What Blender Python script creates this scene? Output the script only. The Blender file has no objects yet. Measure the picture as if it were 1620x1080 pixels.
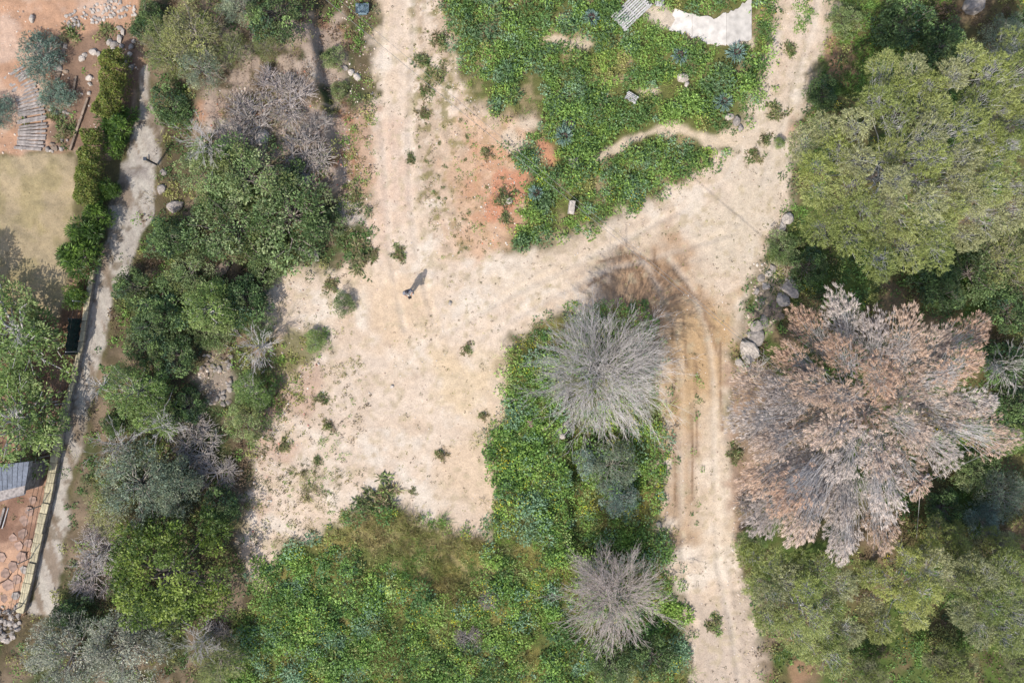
import bpy, bmesh, math, random
import numpy as np
from mathutils import Vector, Matrix

# ------------------------------------------------------------------ camera, sky, sun, exposure
S = 0.035                     # metres per photo pixel on the ground
H = 45.0                      # height of the drone
scn = bpy.context.scene
COL = scn.collection
cd = bpy.data.cameras.new('camera'); cam = bpy.data.objects.new('camera', cd); COL.objects.link(cam)
cam.location = (0, 0, H); cam.rotation_euler = (0, 0, 0)
cd.sensor_fit = 'HORIZONTAL'; cd.angle = 2*math.atan(810*S/H); cd.clip_end = 1000; cd.clip_start = 0.5
scn.camera = cam
SUN_EL = math.radians(48); SDX, SDY = 0.55, 0.835      # shadows fall up and to the right
w = bpy.data.worlds.new('World'); scn.world = w; w.use_nodes = True
nt = w.node_tree; bg = nt.nodes['Background']; sky = nt.nodes.new('ShaderNodeTexSky')
sky.sky_type = 'NISHITA'; sky.sun_disc = False; sky.sun_elevation = SUN_EL
sky.sun_rotation = math.radians(213); sky.air_density = 1.0; sky.dust_density = 2.0
nt.links.new(sky.outputs[0], bg.inputs[0]); bg.inputs[1].default_value = 0.15
ld = bpy.data.lights.new('sun', 'SUN'); ld.energy = 3.4; ld.angle = math.radians(0.6); ld.color = (1, 0.96, 0.89)
sun = bpy.data.objects.new('sun', ld); COL.objects.link(sun)
d = Vector((SDX*math.cos(SUN_EL), SDY*math.cos(SUN_EL), -math.sin(SUN_EL)))
sun.rotation_euler = d.to_track_quat('-Z', 'Y').to_euler(); sun.location = (-20, -34, 60)
vs = scn.view_settings; vs.view_transform = 'Standard'; vs.look = 'None'; vs.gamma = 1; vs.exposure = 0.85
vs.use_curve_mapping = False

# ------------------------------------------------------------------ helpers
R = np.random.default_rng(11)
random.seed(5)
def lin(r, g, b):
    c = np.array([r, g, b], float)/255
    return np.where(c <= .04045, c/12.92, ((c+.055)/1.055)**2.4)
FK = 1.7
def A(r, g, b, k=None): return lin(r, g, b)*(.5 if k is None else k*FK if k < .6 else k*1.05)              # sRGB colour as seen in the sun -> albedo
def W(px, py, z=0.0):
    f = S*(1-z/H); return ((px-810)*f, (540-py)*f)
_tabs = {}
def vn(x, y, seed=0):                                     # value noise 0..1
    if seed not in _tabs: _tabs[seed] = np.random.default_rng(1000+seed).random((256, 256))
    t = _tabs[seed]; x = np.asarray(x, float)+517.3; y = np.asarray(y, float)+391.7
    xi = np.floor(x).astype(int); yi = np.floor(y).astype(int); u = x-xi; v = y-yi
    u = u*u*(3-2*u); v = v*v*(3-2*v); a = xi & 255; b = yi & 255; a1 = (a+1) & 255; b1 = (b+1) & 255
    return (t[a, b]*(1-u)+t[a1, b]*u)*(1-v)+(t[a, b1]*(1-u)+t[a1, b1]*u)*v
def fbm(x, y, seed=0, o=3):
    s = 0; amp = .5; n = 0
    for i in range(o): s = s+amp*vn(x*2**i, y*2**i, seed+i); n += amp; amp *= .5
    return s/n
def sdf(poly, X, Y):                                      # + inside, photo pixels
    P = np.asarray(poly, float); Q = np.roll(P, -1, 0)
    dmin = np.full(X.shape, 1e18); ins = np.zeros(X.shape, bool)
    for (x0, y0), (x1, y1) in zip(P, Q):
        ex, ey = x1-x0, y1-y0; L = ex*ex+ey*ey+1e-9
        t = np.clip(((X-x0)*ex+(Y-y0)*ey)/L, 0, 1)
        dmin = np.minimum(dmin, (X-x0-t*ex)**2+(Y-y0-t*ey)**2)
        c = ((y0 > Y) != (y1 > Y)) & (X < (x1-x0)*(Y-y0)/((y1-y0) if y1 != y0 else 1e-9)+x0)
        ins ^= c
    dd = np.sqrt(dmin); return np.where(ins, dd, -dd)
def pdist(line, X, Y):
    P = np.asarray(line, float); dmin = np.full(np.shape(X), 1e18)
    for (x0, y0), (x1, y1) in zip(P[:-1], P[1:]):
        ex, ey = x1-x0, y1-y0; L = ex*ex+ey*ey+1e-9
        t = np.clip(((X-x0)*ex+(Y-y0)*ey)/L, 0, 1)
        dmin = np.minimum(dmin, (X-x0-t*ex)**2+(Y-y0-t*ey)**2)
    return np.sqrt(dmin)
def sst(a, b, x): t = np.clip((x-a)/(b-a), 0, 1); return t*t*(3-2*t)

# ------------------------------------------------------------------ outlines of the place, in photo pixels
DIRT = [(600,-60),(596,60),(587,150),(580,230),(590,300),(590,380),(575,415),(520,418),(440,428),(418,470),(410,540),(430,560),
 (455,600),(450,640),(415,690),(402,760),(385,830),(380,905),(405,930),(440,862),(500,838),(560,806),(620,795),(660,822),(705,840),(770,848),
 (790,780),(765,705),(800,655),(795,555),(850,512),(905,486),(960,476),(1012,486),(1045,545),(1050,680),(1053,800),(1062,900),(1088,1000),(1112,1140),
 (1215,1140),(1185,985),(1163,860),(1152,700),(1155,570),(1178,480),(1205,400),(1245,330),(1252,220),(1285,130),(1318,40),(1335,-60),
 (1240,-60),(1215,90),(1188,185),(1150,240),(1085,288),(1000,332),(950,358),(900,380),(820,402),(775,395),(790,340),(822,300),(818,245),(848,205),(842,182),
 (790,192),(745,182),(722,120),(705,55),(700,-60)]
LANE = [(228,105),(238,170),(250,205),(246,285),(238,335),(220,385),(206,432),(178,480),(170,545),(150,605),(136,680),(112,770),(102,850),(92,930),(88,972),
 (42,968),(55,915),(70,850),(84,790),(96,720),(106,668),(118,612),(131,560),(140,505),(150,445),(163,385),(178,325),(193,262),(204,220),(215,168),(222,110)]
LAWN = [(-80,250),(30,246),(65,241),(118,244),(117,300),(110,350),(97,395),(107,435),(112,470),(95,505),(-80,500)]
SOIL = [(-80,-60),(225,-60),(222,40),(228,95),(215,130),(205,190),(170,250),(120,240),(70,238),(-80,248)]
SOIL2 = [(-80,500),(95,505),(110,470),(118,430),(150,400),(152,440),(140,505),(131,560),(118,612),(96,720),(84,790),(55,915),(36,972),(-80,990)]
FIELD = [(706,-60),(708,40),(728,110),(750,172),(800,186),(845,172),(852,195),(815,238),(810,258),(836,275),(834,320),(818,345),(814,388),
 (850,388),(930,362),(1000,324),(1060,292),(1145,240),(1188,180),(1213,90),(1240,-60)]
SLAB = [(1020,8),(1060,12),(1090,24),(1130,30),(1165,14),(1182,-6),(1190,10),(1186,62),(1160,70),(1120,68),(1085,52),(1050,46),(1026,36)]
STRIP = [(935,252),(962,232),(1000,212),(1040,196),(1065,194),(1100,206),(1130,214),(1175,222),(1165,236),(1120,228),(1080,212),(1045,212),(1000,226),(965,242),(944,258)]
MEADOW = [(800,552),(850,514),(905,488),(960,478),(1012,488),(1043,545),(1048,680),(1051,800),(1060,900),(1086,1000),(1110,1140),(320,1140),(330,1020),(400,965),
 (412,905),(440,864),(500,840),(560,808),(620,797),(660,824),(705,842),(770,850),(792,780),(766,705),(802,655)]
BELT = [(232,95),(240,-60),(598,-60),(592,60),(583,150),(575,230),(582,300),(588,385),(570,420),(440,430),(418,470),(408,545),(432,562),(450,640),(412,690),(398,760),
 (382,830),(376,905),(400,960),(330,1020),(300,1140),(-80,1140),(-80,985),(36,972),(88,972),(94,930),(104,850),(114,770),(138,680),(152,605),(172,545),(180,480),(208,432),(222,385),(240,335),(248,285),(252,205)]
FOREST = [(1338,-60),(1318,50),(1287,135),(1255,222),(1248,335),(1208,402),(1182,482),(1158,572),(1155,700),(1166,860),(1188,985),(1218,1140),(1720,1140),(1720,-60)]
PLATEAU = [(330,-60),(492,-60),(503,60),(512,120),(528,200),(543,285),(525,320),(330,330),(300,150)]
SUNK = [(893,610),(960,600),(1030,612),(1036,760),(1030,880),(900,890)]
RUTS = [[(1258,-60),(1238,40),(1222,110),(1195,200),(1150,280),(1080,330),(985,380),(900,420),(800,470),(700,530)],
 [(1305,-60),(1290,40),(1265,120),(1240,200),(1205,300),(1150,370),(1060,400),(950,430),(850,480),(740,545)],
 [(1085,1140),(1100,1000),(1082,900),(1078,800),(1076,680),(1078,590),(1070,520),(1040,450),(1010,400)],
 [(1180,1140),(1160,1000),(1138,900),(1132,800),(1130,690),(1128,590),(1118,520),(1092,450),(1060,410)],
 [(612,-60),(606,80),(604,200),(612,300),(618,400),(640,520)],[(660,-60),(655,80),(648,200),(650,300),(660,400),(690,520)],
 [(1030,495),(1012,430),(980,390)],[(1062,500),(1040,440),(1035,395)],[(960,430),(1000,452),(1035,490)],[(940,440),(985,470),(1018,505)]]
def ground_z(x, y):
    x = np.asarray(x, float); y = np.asarray(y, float); px = x/S+810; py = 540-y/S
    z = .5*(vn(x/9, y/9, 1)-.5)
    dirt = sst(-12, 10, sdf(DIRT, px, py)+14*(vn(x/.9, y/.9, 7)-.5))
    lane = sst(-4, 4, sdf(LANE, px, py))
    flat = np.maximum(dirt, lane)
    z = z+.22*(vn(x/1.7, y/1.7, 2)-.5)*(1-.75*flat)+.10*(vn(x/.6, y/.6, 3)-.5)*(1-.72*flat)+.05*(vn(x/.25, y/.25, 4)-.5)*(1-.5*flat)
    z = z+.75*sst(-4, 9, sdf(PLATEAU, px, py)+10*(vn(x, y, 8)-.5))-.8*sst(-3, 12, sdf(SUNK, px, py)+8*(vn(x, y, 9)-.5))
    for i, r in enumerate(RUTS):
        q = pdist(r, px, py)*S; k = .045 if i < 6 else .03
        z = z+(-k*np.exp(-(q/.16)**2)+.5*k*np.exp(-((q-.32)/.12)**2))*dirt*(.4+.9*vn(x/1.3, y/1.3, 30+i))
    return z
def gz(x, y): return float(ground_z(np.array([x]), np.array([y]))[0])

# ------------------------------------------------------------------ materials
def new_mat(name):
    m = bpy.data.materials.new(name); m.use_nodes = True; t = m.node_tree
    return m, t, t.nodes, t.links, t.nodes['Principled BSDF']
def col4(c): return (float(c[0]), float(c[1]), float(c[2]), 1)
def plain(name, c, rough=.85, var=.25, scale=8, bump=.3, c2=None, metal=0):
    m, t, n, l, b = new_mat(name)
    co = n.new('ShaderNodeTexCoord'); no = n.new('ShaderNodeTexNoise'); no.inputs['Scale'].default_value = scale; no.inputs['Detail'].default_value = 6
    l.new(co.outputs['Object'], no.inputs['Vector'])
    mx = n.new('ShaderNodeMix'); mx.data_type = 'RGBA'
    c = np.array(c); c2 = c*(1-var*1.6) if c2 is None else np.array(c2)
    mx.inputs['A'].default_value = col4(c2); mx.inputs['B'].default_value = col4(np.minimum(c*(1+var*.6), .9))
    cr = n.new('ShaderNodeMapRange'); cr.inputs['From Min'].default_value = .3; cr.inputs['From Max'].default_value = .7
    l.new(no.outputs['Fac'], cr.inputs['Value']); l.new(cr.outputs[0], mx.inputs['Factor']); 
    oi = n.new('ShaderNodeObjectInfo'); mr = n.new('ShaderNodeMapRange'); mr.inputs['To Min'].default_value = .82; mr.inputs['To Max'].default_value = 1.12
    l.new(oi.outputs['Random'], mr.inputs['Value']); vm = n.new('ShaderNodeVectorMath'); vm.operation = 'SCALE'
    l.new(mx.outputs['Result'], vm.inputs[0]); l.new(mr.outputs[0], vm.inputs['Scale']); l.new(vm.outputs[0], b.inputs['Base Color'])
    b.inputs['Roughness'].default_value = rough; b.inputs['Metallic'].default_value = metal
    bp = n.new('ShaderNodeBump'); bp.inputs['Strength'].default_value = bump; bp.inputs['Distance'].default_value = .03
    l.new(no.outputs['Fac'], bp.inputs['Height']); l.new(bp.outputs[0], b.inputs['Normal'])
    return m
def leaf_mat(name, transl=.3, rough=.55):
    m, t, n, l, b = new_mat(name)
    at = n.new('ShaderNodeAttribute'); at.attribute_name = 'col'
    oi = n.new('ShaderNodeObjectInfo'); hs = n.new('ShaderNodeHueSaturation')
    mr = n.new('ShaderNodeMapRange'); mr.inputs['To Min'].default_value = .485; mr.inputs['To Max'].default_value = .512; l.new(oi.outputs['Random'], mr.inputs['Value'])
    m2 = n.new('ShaderNodeMapRange'); m2.inputs['To Min'].default_value = 1.15; m2.inputs['To Max'].default_value = .85; l.new(oi.outputs['Random'], m2.inputs['Value'])
    l.new(at.outputs['Color'], hs.inputs['Color']); l.new(mr.outputs[0], hs.inputs['Hue']); l.new(m2.outputs[0], hs.inputs['Value'])
    l.new(hs.outputs[0], b.inputs['Base Color']); b.inputs['Roughness'].default_value = rough
    b.inputs['Specular IOR Level'].default_value = .35
    if transl > 0:
        tr = n.new('ShaderNodeBsdfTranslucent'); l.new(hs.outputs[0], tr.inputs['Color'])
        ms = n.new('ShaderNodeMixShader'); ms.inputs[0].default_value = transl
        l.new(b.outputs[0], ms.inputs[1]); l.new(tr.outputs[0], ms.inputs[2]); l.new(ms.outputs[0], n['Material Output'].inputs['Surface'])
    return m
LEAF = leaf_mat('leaf', .4); DRYLEAF = leaf_mat('dry_leaf', .15, .9); WOODC = leaf_mat('bark', 0, .95)
def ground_mat():
    m, t, n, l, b = new_mat('ground_surface')
    at = n.new('ShaderNodeAttribute'); at.attribute_name = 'base'
    co = n.new('ShaderNodeTexCoord')
    def noise(sc, det=5, ro=.6):
        x = n.new('ShaderNodeTexNoise'); x.inputs['Scale'].default_value = sc; x.inputs['Detail'].default_value = det; x.inputs['Roughness'].default_value = ro
        l.new(co.outputs['Object'], x.inputs['Vector']); return x.outputs['Fac']
    def rng(v, a, bb, lo, hi):
        x = n.new('ShaderNodeMapRange'); x.inputs['From Min'].default_value = a; x.inputs['From Max'].default_value = bb
        x.inputs['To Min'].default_value = lo; x.inputs['To Max'].default_value = hi; l.new(v, x.inputs['Value']); return x.outputs[0]
    def mul(u, v):
        x = n.new('ShaderNodeMath'); x.operation = 'MULTIPLY'; l.new(u, x.inputs[0]); l.new(v, x.inputs[1]); return x.outputs[0]
    f1 = rng(noise(3.5, 8, .75), .25, .75, .82, 1.16); f2 = rng(noise(14, 4, .7), .3, .7, .86, 1.12)
    vo = n.new('ShaderNodeTexVoronoi'); vo.inputs['Scale'].default_value = 9; l.new(co.outputs['Object'], vo.inputs['Vector'])
    sp = rng(vo.outputs['Distance'], .10, .22, 1, 0)                      # small stones
    rc = n.new('ShaderNodeSeparateColor'); l.new(vo.outputs['Color'], rc.inputs[0])
    gate = rng(rc.outputs[0], .72, .75, 0, 1); stone = mul(sp, gate)
    tone = rng(rc.outputs[1], 0, 1, .55, 1.35)
    fac = mul(f1, f2)
    vm = n.new('ShaderNodeVectorMath'); vm.operation = 'SCALE'; l.new(at.outputs['Color'], vm.inputs[0]); l.new(fac, vm.inputs['Scale'])
    v2 = n.new('ShaderNodeVectorMath'); v2.operation = 'SCALE'; l.new(vm.outputs[0], v2.inputs[0]); l.new(tone, v2.inputs['Scale'])
    mx = n.new('ShaderNodeMix'); mx.data_type = 'RGBA'; l.new(stone, mx.inputs['Factor']); l.new(vm.outputs[0], mx.inputs['A']); l.new(v2.outputs[0], mx.inputs['B'])
    l.new(mx.outputs['Result'], b.inputs['Base Color']); b.inputs['Roughness'].default_value = .97; b.inputs['Specular IOR Level'].default_value = .15
    ad = n.new('ShaderNodeMath'); ad.operation = 'ADD'; l.new(noise(7, 8, .7), ad.inputs[0]); l.new(stone, ad.inputs[1])
    bp = n.new('ShaderNodeBump'); bp.inputs['Strength'].default_value = .55; bp.inputs['Distance'].default_value = .05
    l.new(ad.outputs[0], bp.inputs['Height']); l.new(bp.outputs[0], b.inputs['Normal'])
    return m
GROUND = ground_mat()
M_STONE = plain('limestone', A(190,178,168), .9, .3, 5, .6)
M_WHITE = plain('pale_limestone', A(226,212,198), .9, .3, 5, .5)
M_BROWN = plain('brown_stone', A(172,150,130), .9, .3, 5, .6)
M_WOOD = plain('grey_timber', A(184,172,164), .9, .35, 6, .5)
M_PALEWOOD = plain('bleached_timber', A(225,220,215), .85, .2, 6, .4)
M_COPING = plain('yellow_coping_stone', A(214,200,164), .9, .25, 6, .5)
M_METAL = plain('galvanised_steel', A(205,205,205), .5, .1, 20, .1, metal=.4)
M_DARKMETAL = plain('dark_metal', A(45,52,62,.8), .5, .1, 20, .1)
M_SCREEN = plain('green_screen', A(40,75,70), .8, .2, 12, .2)
M_SHINGLE = plain('grey_shingle', A(125,132,145), .85, .2, 9, .4)
M_FLAG = plain('red_flagstone', A(184,152,134), .9, .3, 5, .5)
M_WIRE = plain('wire', A(150,145,140), .6, .1, 5, .1)
M_BLUE = plain('pale_blue_plastic', A(140,165,178), .5, .3, 9, .3)
M_CONC = plain('pale_concrete', A(248,238,226), .9, .2, 2.2, .4)

# ------------------------------------------------------------------ mesh building
def mesh_from(name, V, F, mat, cols=None, smooth=False):
    me = bpy.data.meshes.new(name); V = np.asarray(V, np.float32); F = np.asarray(F, np.int32)
    k = F.shape[1]; me.vertices.add(len(V)); me.vertices.foreach_set('co', V.ravel())
    me.loops.add(F.size); me.loops.foreach_set('vertex_index', F.ravel())
    me.polygons.add(len(F)); me.polygons.foreach_set('loop_start', np.arange(0, F.size, k, dtype=np.int32))
    if smooth: me.polygons.foreach_set('use_smooth', np.ones(len(F), bool))
    me.update(calc_edges=True)
    if cols is not None:
        a = me.attributes.new('col', 'FLOAT_COLOR', 'FACE'); c = np.ones((len(F), 4), np.float32); c[:, :3] = cols; a.data.foreach_set('color', c.ravel())
    me.materials.append(mat); return me
def link(name, me, parent=None, loc=(0,0,0), rot=(0,0,0), scale=(1,1,1)):
    o = bpy.data.objects.new(name, me); COL.objects.link(o); o.parent = parent; o.location = loc; o.rotation_euler = rot; o.scale = scale; return o
def tag(o, label=None, cat=None, group=None, kind=None):
    if label: o['label'] = label
    if cat: o['category'] = cat
    if group: o['group'] = group
    if kind: o['kind'] = kind
    return o
class Geo:                                                # quads with a colour each
    def __init__(s): s.V = []; s.F = []; s.C = []; s.n = 0
    def add(s, V, F, C):
        s.V.append(V); s.F.append(F+s.n); s.C.append(C); s.n += len(V)
    def leaves(s, P, D, L, Wd, C, up=.8):
        n = len(P); D = D/np.linalg.norm(D, axis=1, keepdims=True)
        U = R.normal(0, .55, (n, 3)); U[:, 2] += up
        Sd = np.cross(D, U); Sd /= np.linalg.norm(Sd, axis=1, keepdims=True)+1e-9
        L = np.broadcast_to(L, n)[:, None]; Wd = np.broadcast_to(Wd, n)[:, None]
        mid = P+D*L*.5; tip = P+D*L; tip[:, 2] -= .12*L[:, 0]
        V = np.stack([P, mid+Sd*Wd*.5, tip, mid-Sd*Wd*.5], 1).reshape(-1, 3)
        s.add(V, np.arange(4*n).reshape(-1, 4), C)
    def tubes(s, P0, P1, r0, r1, C):
        n = len(P0); D = P1-P0; D = D/(np.linalg.norm(D, axis=1, keepdims=True)+1e-9)
        ref = np.where(np.abs(D[:, 2:3]) > .9, [[1., 0, 0]], [[0, 0, 1.]])
        a = np.cross(D, ref); a /= np.linalg.norm(a, axis=1, keepdims=True)+1e-9; b = np.cross(D, a)
        r0 = np.broadcast_to(r0, n)[:, None]; r1 = np.broadcast_to(r1, n)[:, None]; V = []
        for k in range(3):
            q = 2*math.pi*k/3; e = math.cos(q)*a+math.sin(q)*b; V += [P0+e*r0, P1+e*r1]
        V = np.stack(V, 1).reshape(-1, 3); base = np.arange(n)[:, None]*6
        F = np.concatenate([base+np.array([[2*k, 2*((k+1) % 3), 2*((k+1) % 3)+1, 2*k+1]]) for k in range(3)], 0)
        C = np.broadcast_to(np.asarray(C), (n, 3)); s.add(V, F, np.concatenate([C]*3, 0))
    def mesh(s, name, mat): return mesh_from(name, np.concatenate(s.V), np.concatenate(s.F), mat, np.clip(np.concatenate(s.C), 0, .95))
def unit(n, zmin=-1, zmax=1):
    z = R.uniform(zmin, zmax, n); q = R.uniform(0, 2*math.pi, n); r = np.sqrt(np.maximum(0, 1-z*z)); return np.stack([r*np.cos(q), r*np.sin(q), z], 1)
def pick(cols, n, jit=.15):
    c = np.asarray(cols)[R.integers(0, len(cols), n)]; return c*R.uniform(1-jit, 1+jit, (n, 1))

# ------------------------------------------------------------------ the ground
step = .12
xs = np.arange(-33, 33.01, step); ys = np.arange(-23.5, 23.51, step)
X, Y = np.meshgrid(xs, ys, indexing='ij'); PX = X/S+810; PY = 540-Y/S
Z = ground_z(X, Y)
n1 = fbm(X/3, Y/3, 40, 4); n2 = fbm(X/.7, Y/.7, 50, 3); n3 = vn(X/.22, Y/.22, 60)
base = np.zeros(X.shape+(3,)); base[:] = A(112,104,72)
def blend(mask, c): 
    global base
    base = base*(1-mask[..., None])+np.asarray(c)*mask[..., None]
def layer(poly, c, feather=8, noise=16, op=1.0, seed=0):
    q = sdf(poly, PX, PY)+noise*2*(fbm(X/.8, Y/.8, 70+seed, 3)-.5)*1.6
    m = sst(-feather, feather, q)*op; blend(m, c); return m
def patchy(poly, c, thr, wid, scale, seed, op=1.0, feather=10):
    q = sst(-feather, feather, sdf(poly, PX, PY)+18*(n2-.5)); m = q*sst(thr-wid, thr+wid, fbm(X/scale, Y/scale, 90+seed, 4))*op; blend(m, c); return m
def ell(cx, cy, rx, ry, n=14): return [(cx+rx*math.cos(2*math.pi*i/n), cy+ry*math.sin(2*math.pi*i/n)) for i in range(n)]
layer(BELT, A(108,96,72), 6, 8); patchy(BELT, A(150,130,108), .52, .08, 1.4, 1, .9); patchy(BELT, A(75,88,48), .55, .08, 1.8, 2, .8)
layer(FOREST, A(112,104,68), 6, 10); patchy(FOREST, A(140,118,92), .55, .08, 1.6, 3, .8); patchy(FOREST, A(85,110,48), .5, .08, 2.0, 4, .8)
layer(FIELD, A(112,114,66), 12, 18); patchy(FIELD, A(170,150,115), .6, .06, 1.1, 5, .9)
layer(MEADOW, A(104,110,60), 12, 16); patchy([(560,805),(650,815),(780,850),(770,950),(700,960),(640,905),(500,860)], A(166,150,106), .4, .1, 1.0, 61, .9); patchy(MEADOW, A(140,130,75), .58, .07, 1.5, 6, .9)
layer(LAWN, A(190,170,136), 5, 4); patchy(LAWN, A(172,156,114), .52, .1, 1.2, 7, .7)
layer(SOIL, A(200,158,128), 6, 6); patchy(SOIL, A(216,186,164), .5, .1, 1.3, 8, .8)
layer([(70,60),(225,40),(228,95),(205,190),(165,250),(120,240),(70,235),(85,120)], A(150,122,102), 8, 10)
layer(SOIL2, A(152,118,98), 6, 6); patchy(SOIL2, A(186,150,126), .5, .1, .9, 9, .8); layer([(-80,860),(52,870),(34,970),(-80,985)], A(222,178,146), 8, 8, .8)
layer([(105,470),(150,410),(140,500),(118,600),(95,610),(90,520)], A(128,98,76), 8, 8, .9)
# bare dirt: clearing and tracks
dm = layer(DIRT, A(232,210,187), 12, 18)
patchy(DIRT, A(221,195,168), .53, .14, 2.6, 10, .65); patchy(DIRT, A(242,227,208), .56, .12, 1.5, 11, .7)
patchy(DIRT, A(222,196,168), .55, .08, .8, 12, .5)
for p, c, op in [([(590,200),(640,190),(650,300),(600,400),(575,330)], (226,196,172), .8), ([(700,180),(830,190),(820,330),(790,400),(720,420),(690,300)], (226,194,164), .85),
  ([(560,430),(700,440),(690,520),(600,540)], (228,200,168), .8), ([(690,560),(790,570),(770,660),(690,640)], (226,200,164), .8), ([(660,700),(780,690),(780,790),(690,800)], (226,199,168), .8),
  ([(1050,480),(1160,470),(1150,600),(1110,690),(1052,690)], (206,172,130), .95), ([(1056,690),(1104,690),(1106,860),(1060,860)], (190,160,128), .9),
  ([(1105,640),(1150,630),(1160,880),(1110,890)], (232,210,184), .7), ([(960,370),(1070,370),(1120,470),(1050,520),(940,470)], (190,156,122), .9), ([(985,395),(1045,400),(1085,470),(1040,500),(975,450)], (176,142,112), .7),  # junction browns: tyre-marked dirt, with the bare tree's cast shadow painted in too
  ([(1090,950),(1200,930),(1210,1130),(1105,1130)], (208,188,168), .9), ([(1190,150),(1260,170),(1240,330),(1180,380),(1150,290)], (226,207,184), .8),
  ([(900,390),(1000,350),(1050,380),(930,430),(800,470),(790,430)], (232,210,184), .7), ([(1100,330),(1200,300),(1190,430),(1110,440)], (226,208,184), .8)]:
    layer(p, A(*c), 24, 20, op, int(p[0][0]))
patchy(DIRT, A(200,182,150), .66, .06, .4, 13, .6)
rough = [(650,-60),(705,-60),(722,120),(800,190),(850,180),(820,245),(822,300),(790,345),(775,395),(700,410),(660,300),(650,150)]
patchy(rough, A(200,176,150), .52, .06, .5, 14, .9); patchy(rough, A(150,138,92), .6, .05, .45, 15, .8)
redp = A(214,152,118)
layer([(735,205),(830,200),(838,330),(800,392),(730,400),(715,300)], A(222,180,146), 20, 26, .65, 3); patchy([(740,220),(838,240),(838,345),(780,395),(735,340)], A(212,158,122), .52, .08, .8, 62, .6)
for p in [[(795,262),(832,270),(834,320),(806,344),(768,346),(775,310)], [(850,215),(872,222),(884,262),(858,268)]]: layer(p, redp, 7, 9, .9)
layer([(575,150),(596,170),(590,300),(575,330),(552,280),(548,180)], A(206,170,142), 8, 14, .8)
layer([(535,150),(552,160),(568,300),(552,330),(535,250)], A(172,122,92), 6, 10, .8)
for e in [(342,182,24,16), (430,188,28,18), (530,42,26,14), (528,50,30,16)]: layer(ell(*e), A(204,156,124), 8, 12, .8)
for e in [(408,222,18,12), (532,52,18,8), (480,290,18,16), (555,330,20,25), (470,200,30,16), (500,110,28,18), (360,205,25,12)]: layer(ell(*e), A(222,208,194), 7, 10, .85)
patchy([(330,60),(540,20),(560,300),(480,310),(330,230)], A(192,170,152), .42, .1, .6, 16, .85)
patchy([(400,540),(520,520),(500,650),(450,760),(400,850),(380,900)], A(204,170,146), .5, .1, 1.1, 17, .7)
layer([(400,520),(470,530),(515,522),(520,560),(480,580),(420,590)], A(120,118,66), 8, 12, .8)
layer(ell(340,600,26,42), A(186,168,150), 8, 10, .8)
layer([(1250,1000),(1262,1000),(1275,1080),(1265,1120),(1245,1120)], A(176,138,110), 6, 14, .6)
for e in [(880,62,20,9), (918,72,24,9), (832,195,26,14), (815,225,18,20), (1025,145,14,8), (1172,215,26,18)]: layer(ell(*e), A(228,206,180), 6, 8, .9)
layer(STRIP, A(228,206,178), 5, 6); layer([(1005,30),(1030,30),(1070,50),(1130,72),(1190,72),(1192,60),(1020,5)], A(230,212,190), 6, 8, .9)
for e in [(1318,95,12,40), (1340,120,12,14), (1255,200,10,20)]: layer(ell(*e), A(206,160,128), 7, 10, .8)
layer([(1200,410),(1260,420),(1235,500),(1180,560),(1165,540),(1190,470)], A(190,172,148), 7, 12, .9)
layer([(1155,560),(1240,600),(1230,760),(1165,860),(1155,700)], A(176,146,124), 10, 14, .8)
for r in RUTS[:6]:
    q = pdist(r, PX, PY); blend(np.exp(-(q/5.5)**2)*.4*dm*sst(.35, .65, n1), A(238,224,206))
for r in RUTS[6:]+[[(1100,560),(1100,640),(1103,720)],[(1092,640),(1095,720),(1094,800)],[(1003,400),(1040,420),(1085,470),(1130,520)],[(930,452),(970,428),(1010,425),(1050,445),(1080,500),(1086,580)],[(945,415),(1000,402),(1060,425),(1110,480),(1135,560)],[(1064,520),(1066,600),(1064,690),(1068,800)],[(1140,520),(1138,600),(1142,680)]]:
    q = pdist(r, PX, PY)+4*(n2-.5); blend(np.exp(-(q/2.8)**2)*.85*sst(.25, .55, n2), A(150,120,94))
lm = layer(LANE, A(194,183,170), 3.5, 7)
blend(lm*.6*sst(.5, .62, fbm((X+.36*Y)/.22, Y/3.2, 120, 3)), A(212,203,188)); blend(lm*.8*sst(.52, .66, fbm((X+.36*Y)/.3, Y/2.6, 124, 3)), A(146,126,106)); blend(lm*.7*sst(.6, .68, fbm(X/.5, Y/.5, 128, 3)), A(128,112,92))
layer([(195,262),(240,255),(240,285),(195,285)], A(140,128,122), 5, 8, .6)
base *= (.92+.16*n3)[..., None]
# split into objects by what each square metre is
fx, fy = X.shape
idx = np.arange(fx*fy).reshape(fx, fy)
Fq = np.stack([idx[:-1, :-1], idx[1:, :-1], idx[1:, 1:], idx[:-1, 1:]], -1).reshape(-1, 4)
def fc(a): return (.25*(a[:-1, :-1]+a[1:, :-1]+a[1:, 1:]+a[:-1, 1:])).ravel()
cls = np.zeros(len(Fq), int)
cls[fc(sst(-5, 5, sdf(LAWN, PX, PY))) > .5] = 2
cls[(fc(sst(-5, 5, sdf(SOIL, PX, PY))) > .5) | (fc(sst(-5, 5, sdf(SOIL2, PX, PY))) > .5)] = 3
cls[fc(dm) > .5] = 1; cls[fc(lm) > .5] = 4
upper = (fc(PX) > 800)
V0 = np.stack([X, Y, Z], -1).reshape(-1, 3); B0 = np.concatenate([base, np.ones(X.shape+(1,))], -1).reshape(-1, 4).astype(np.float32)
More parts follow.
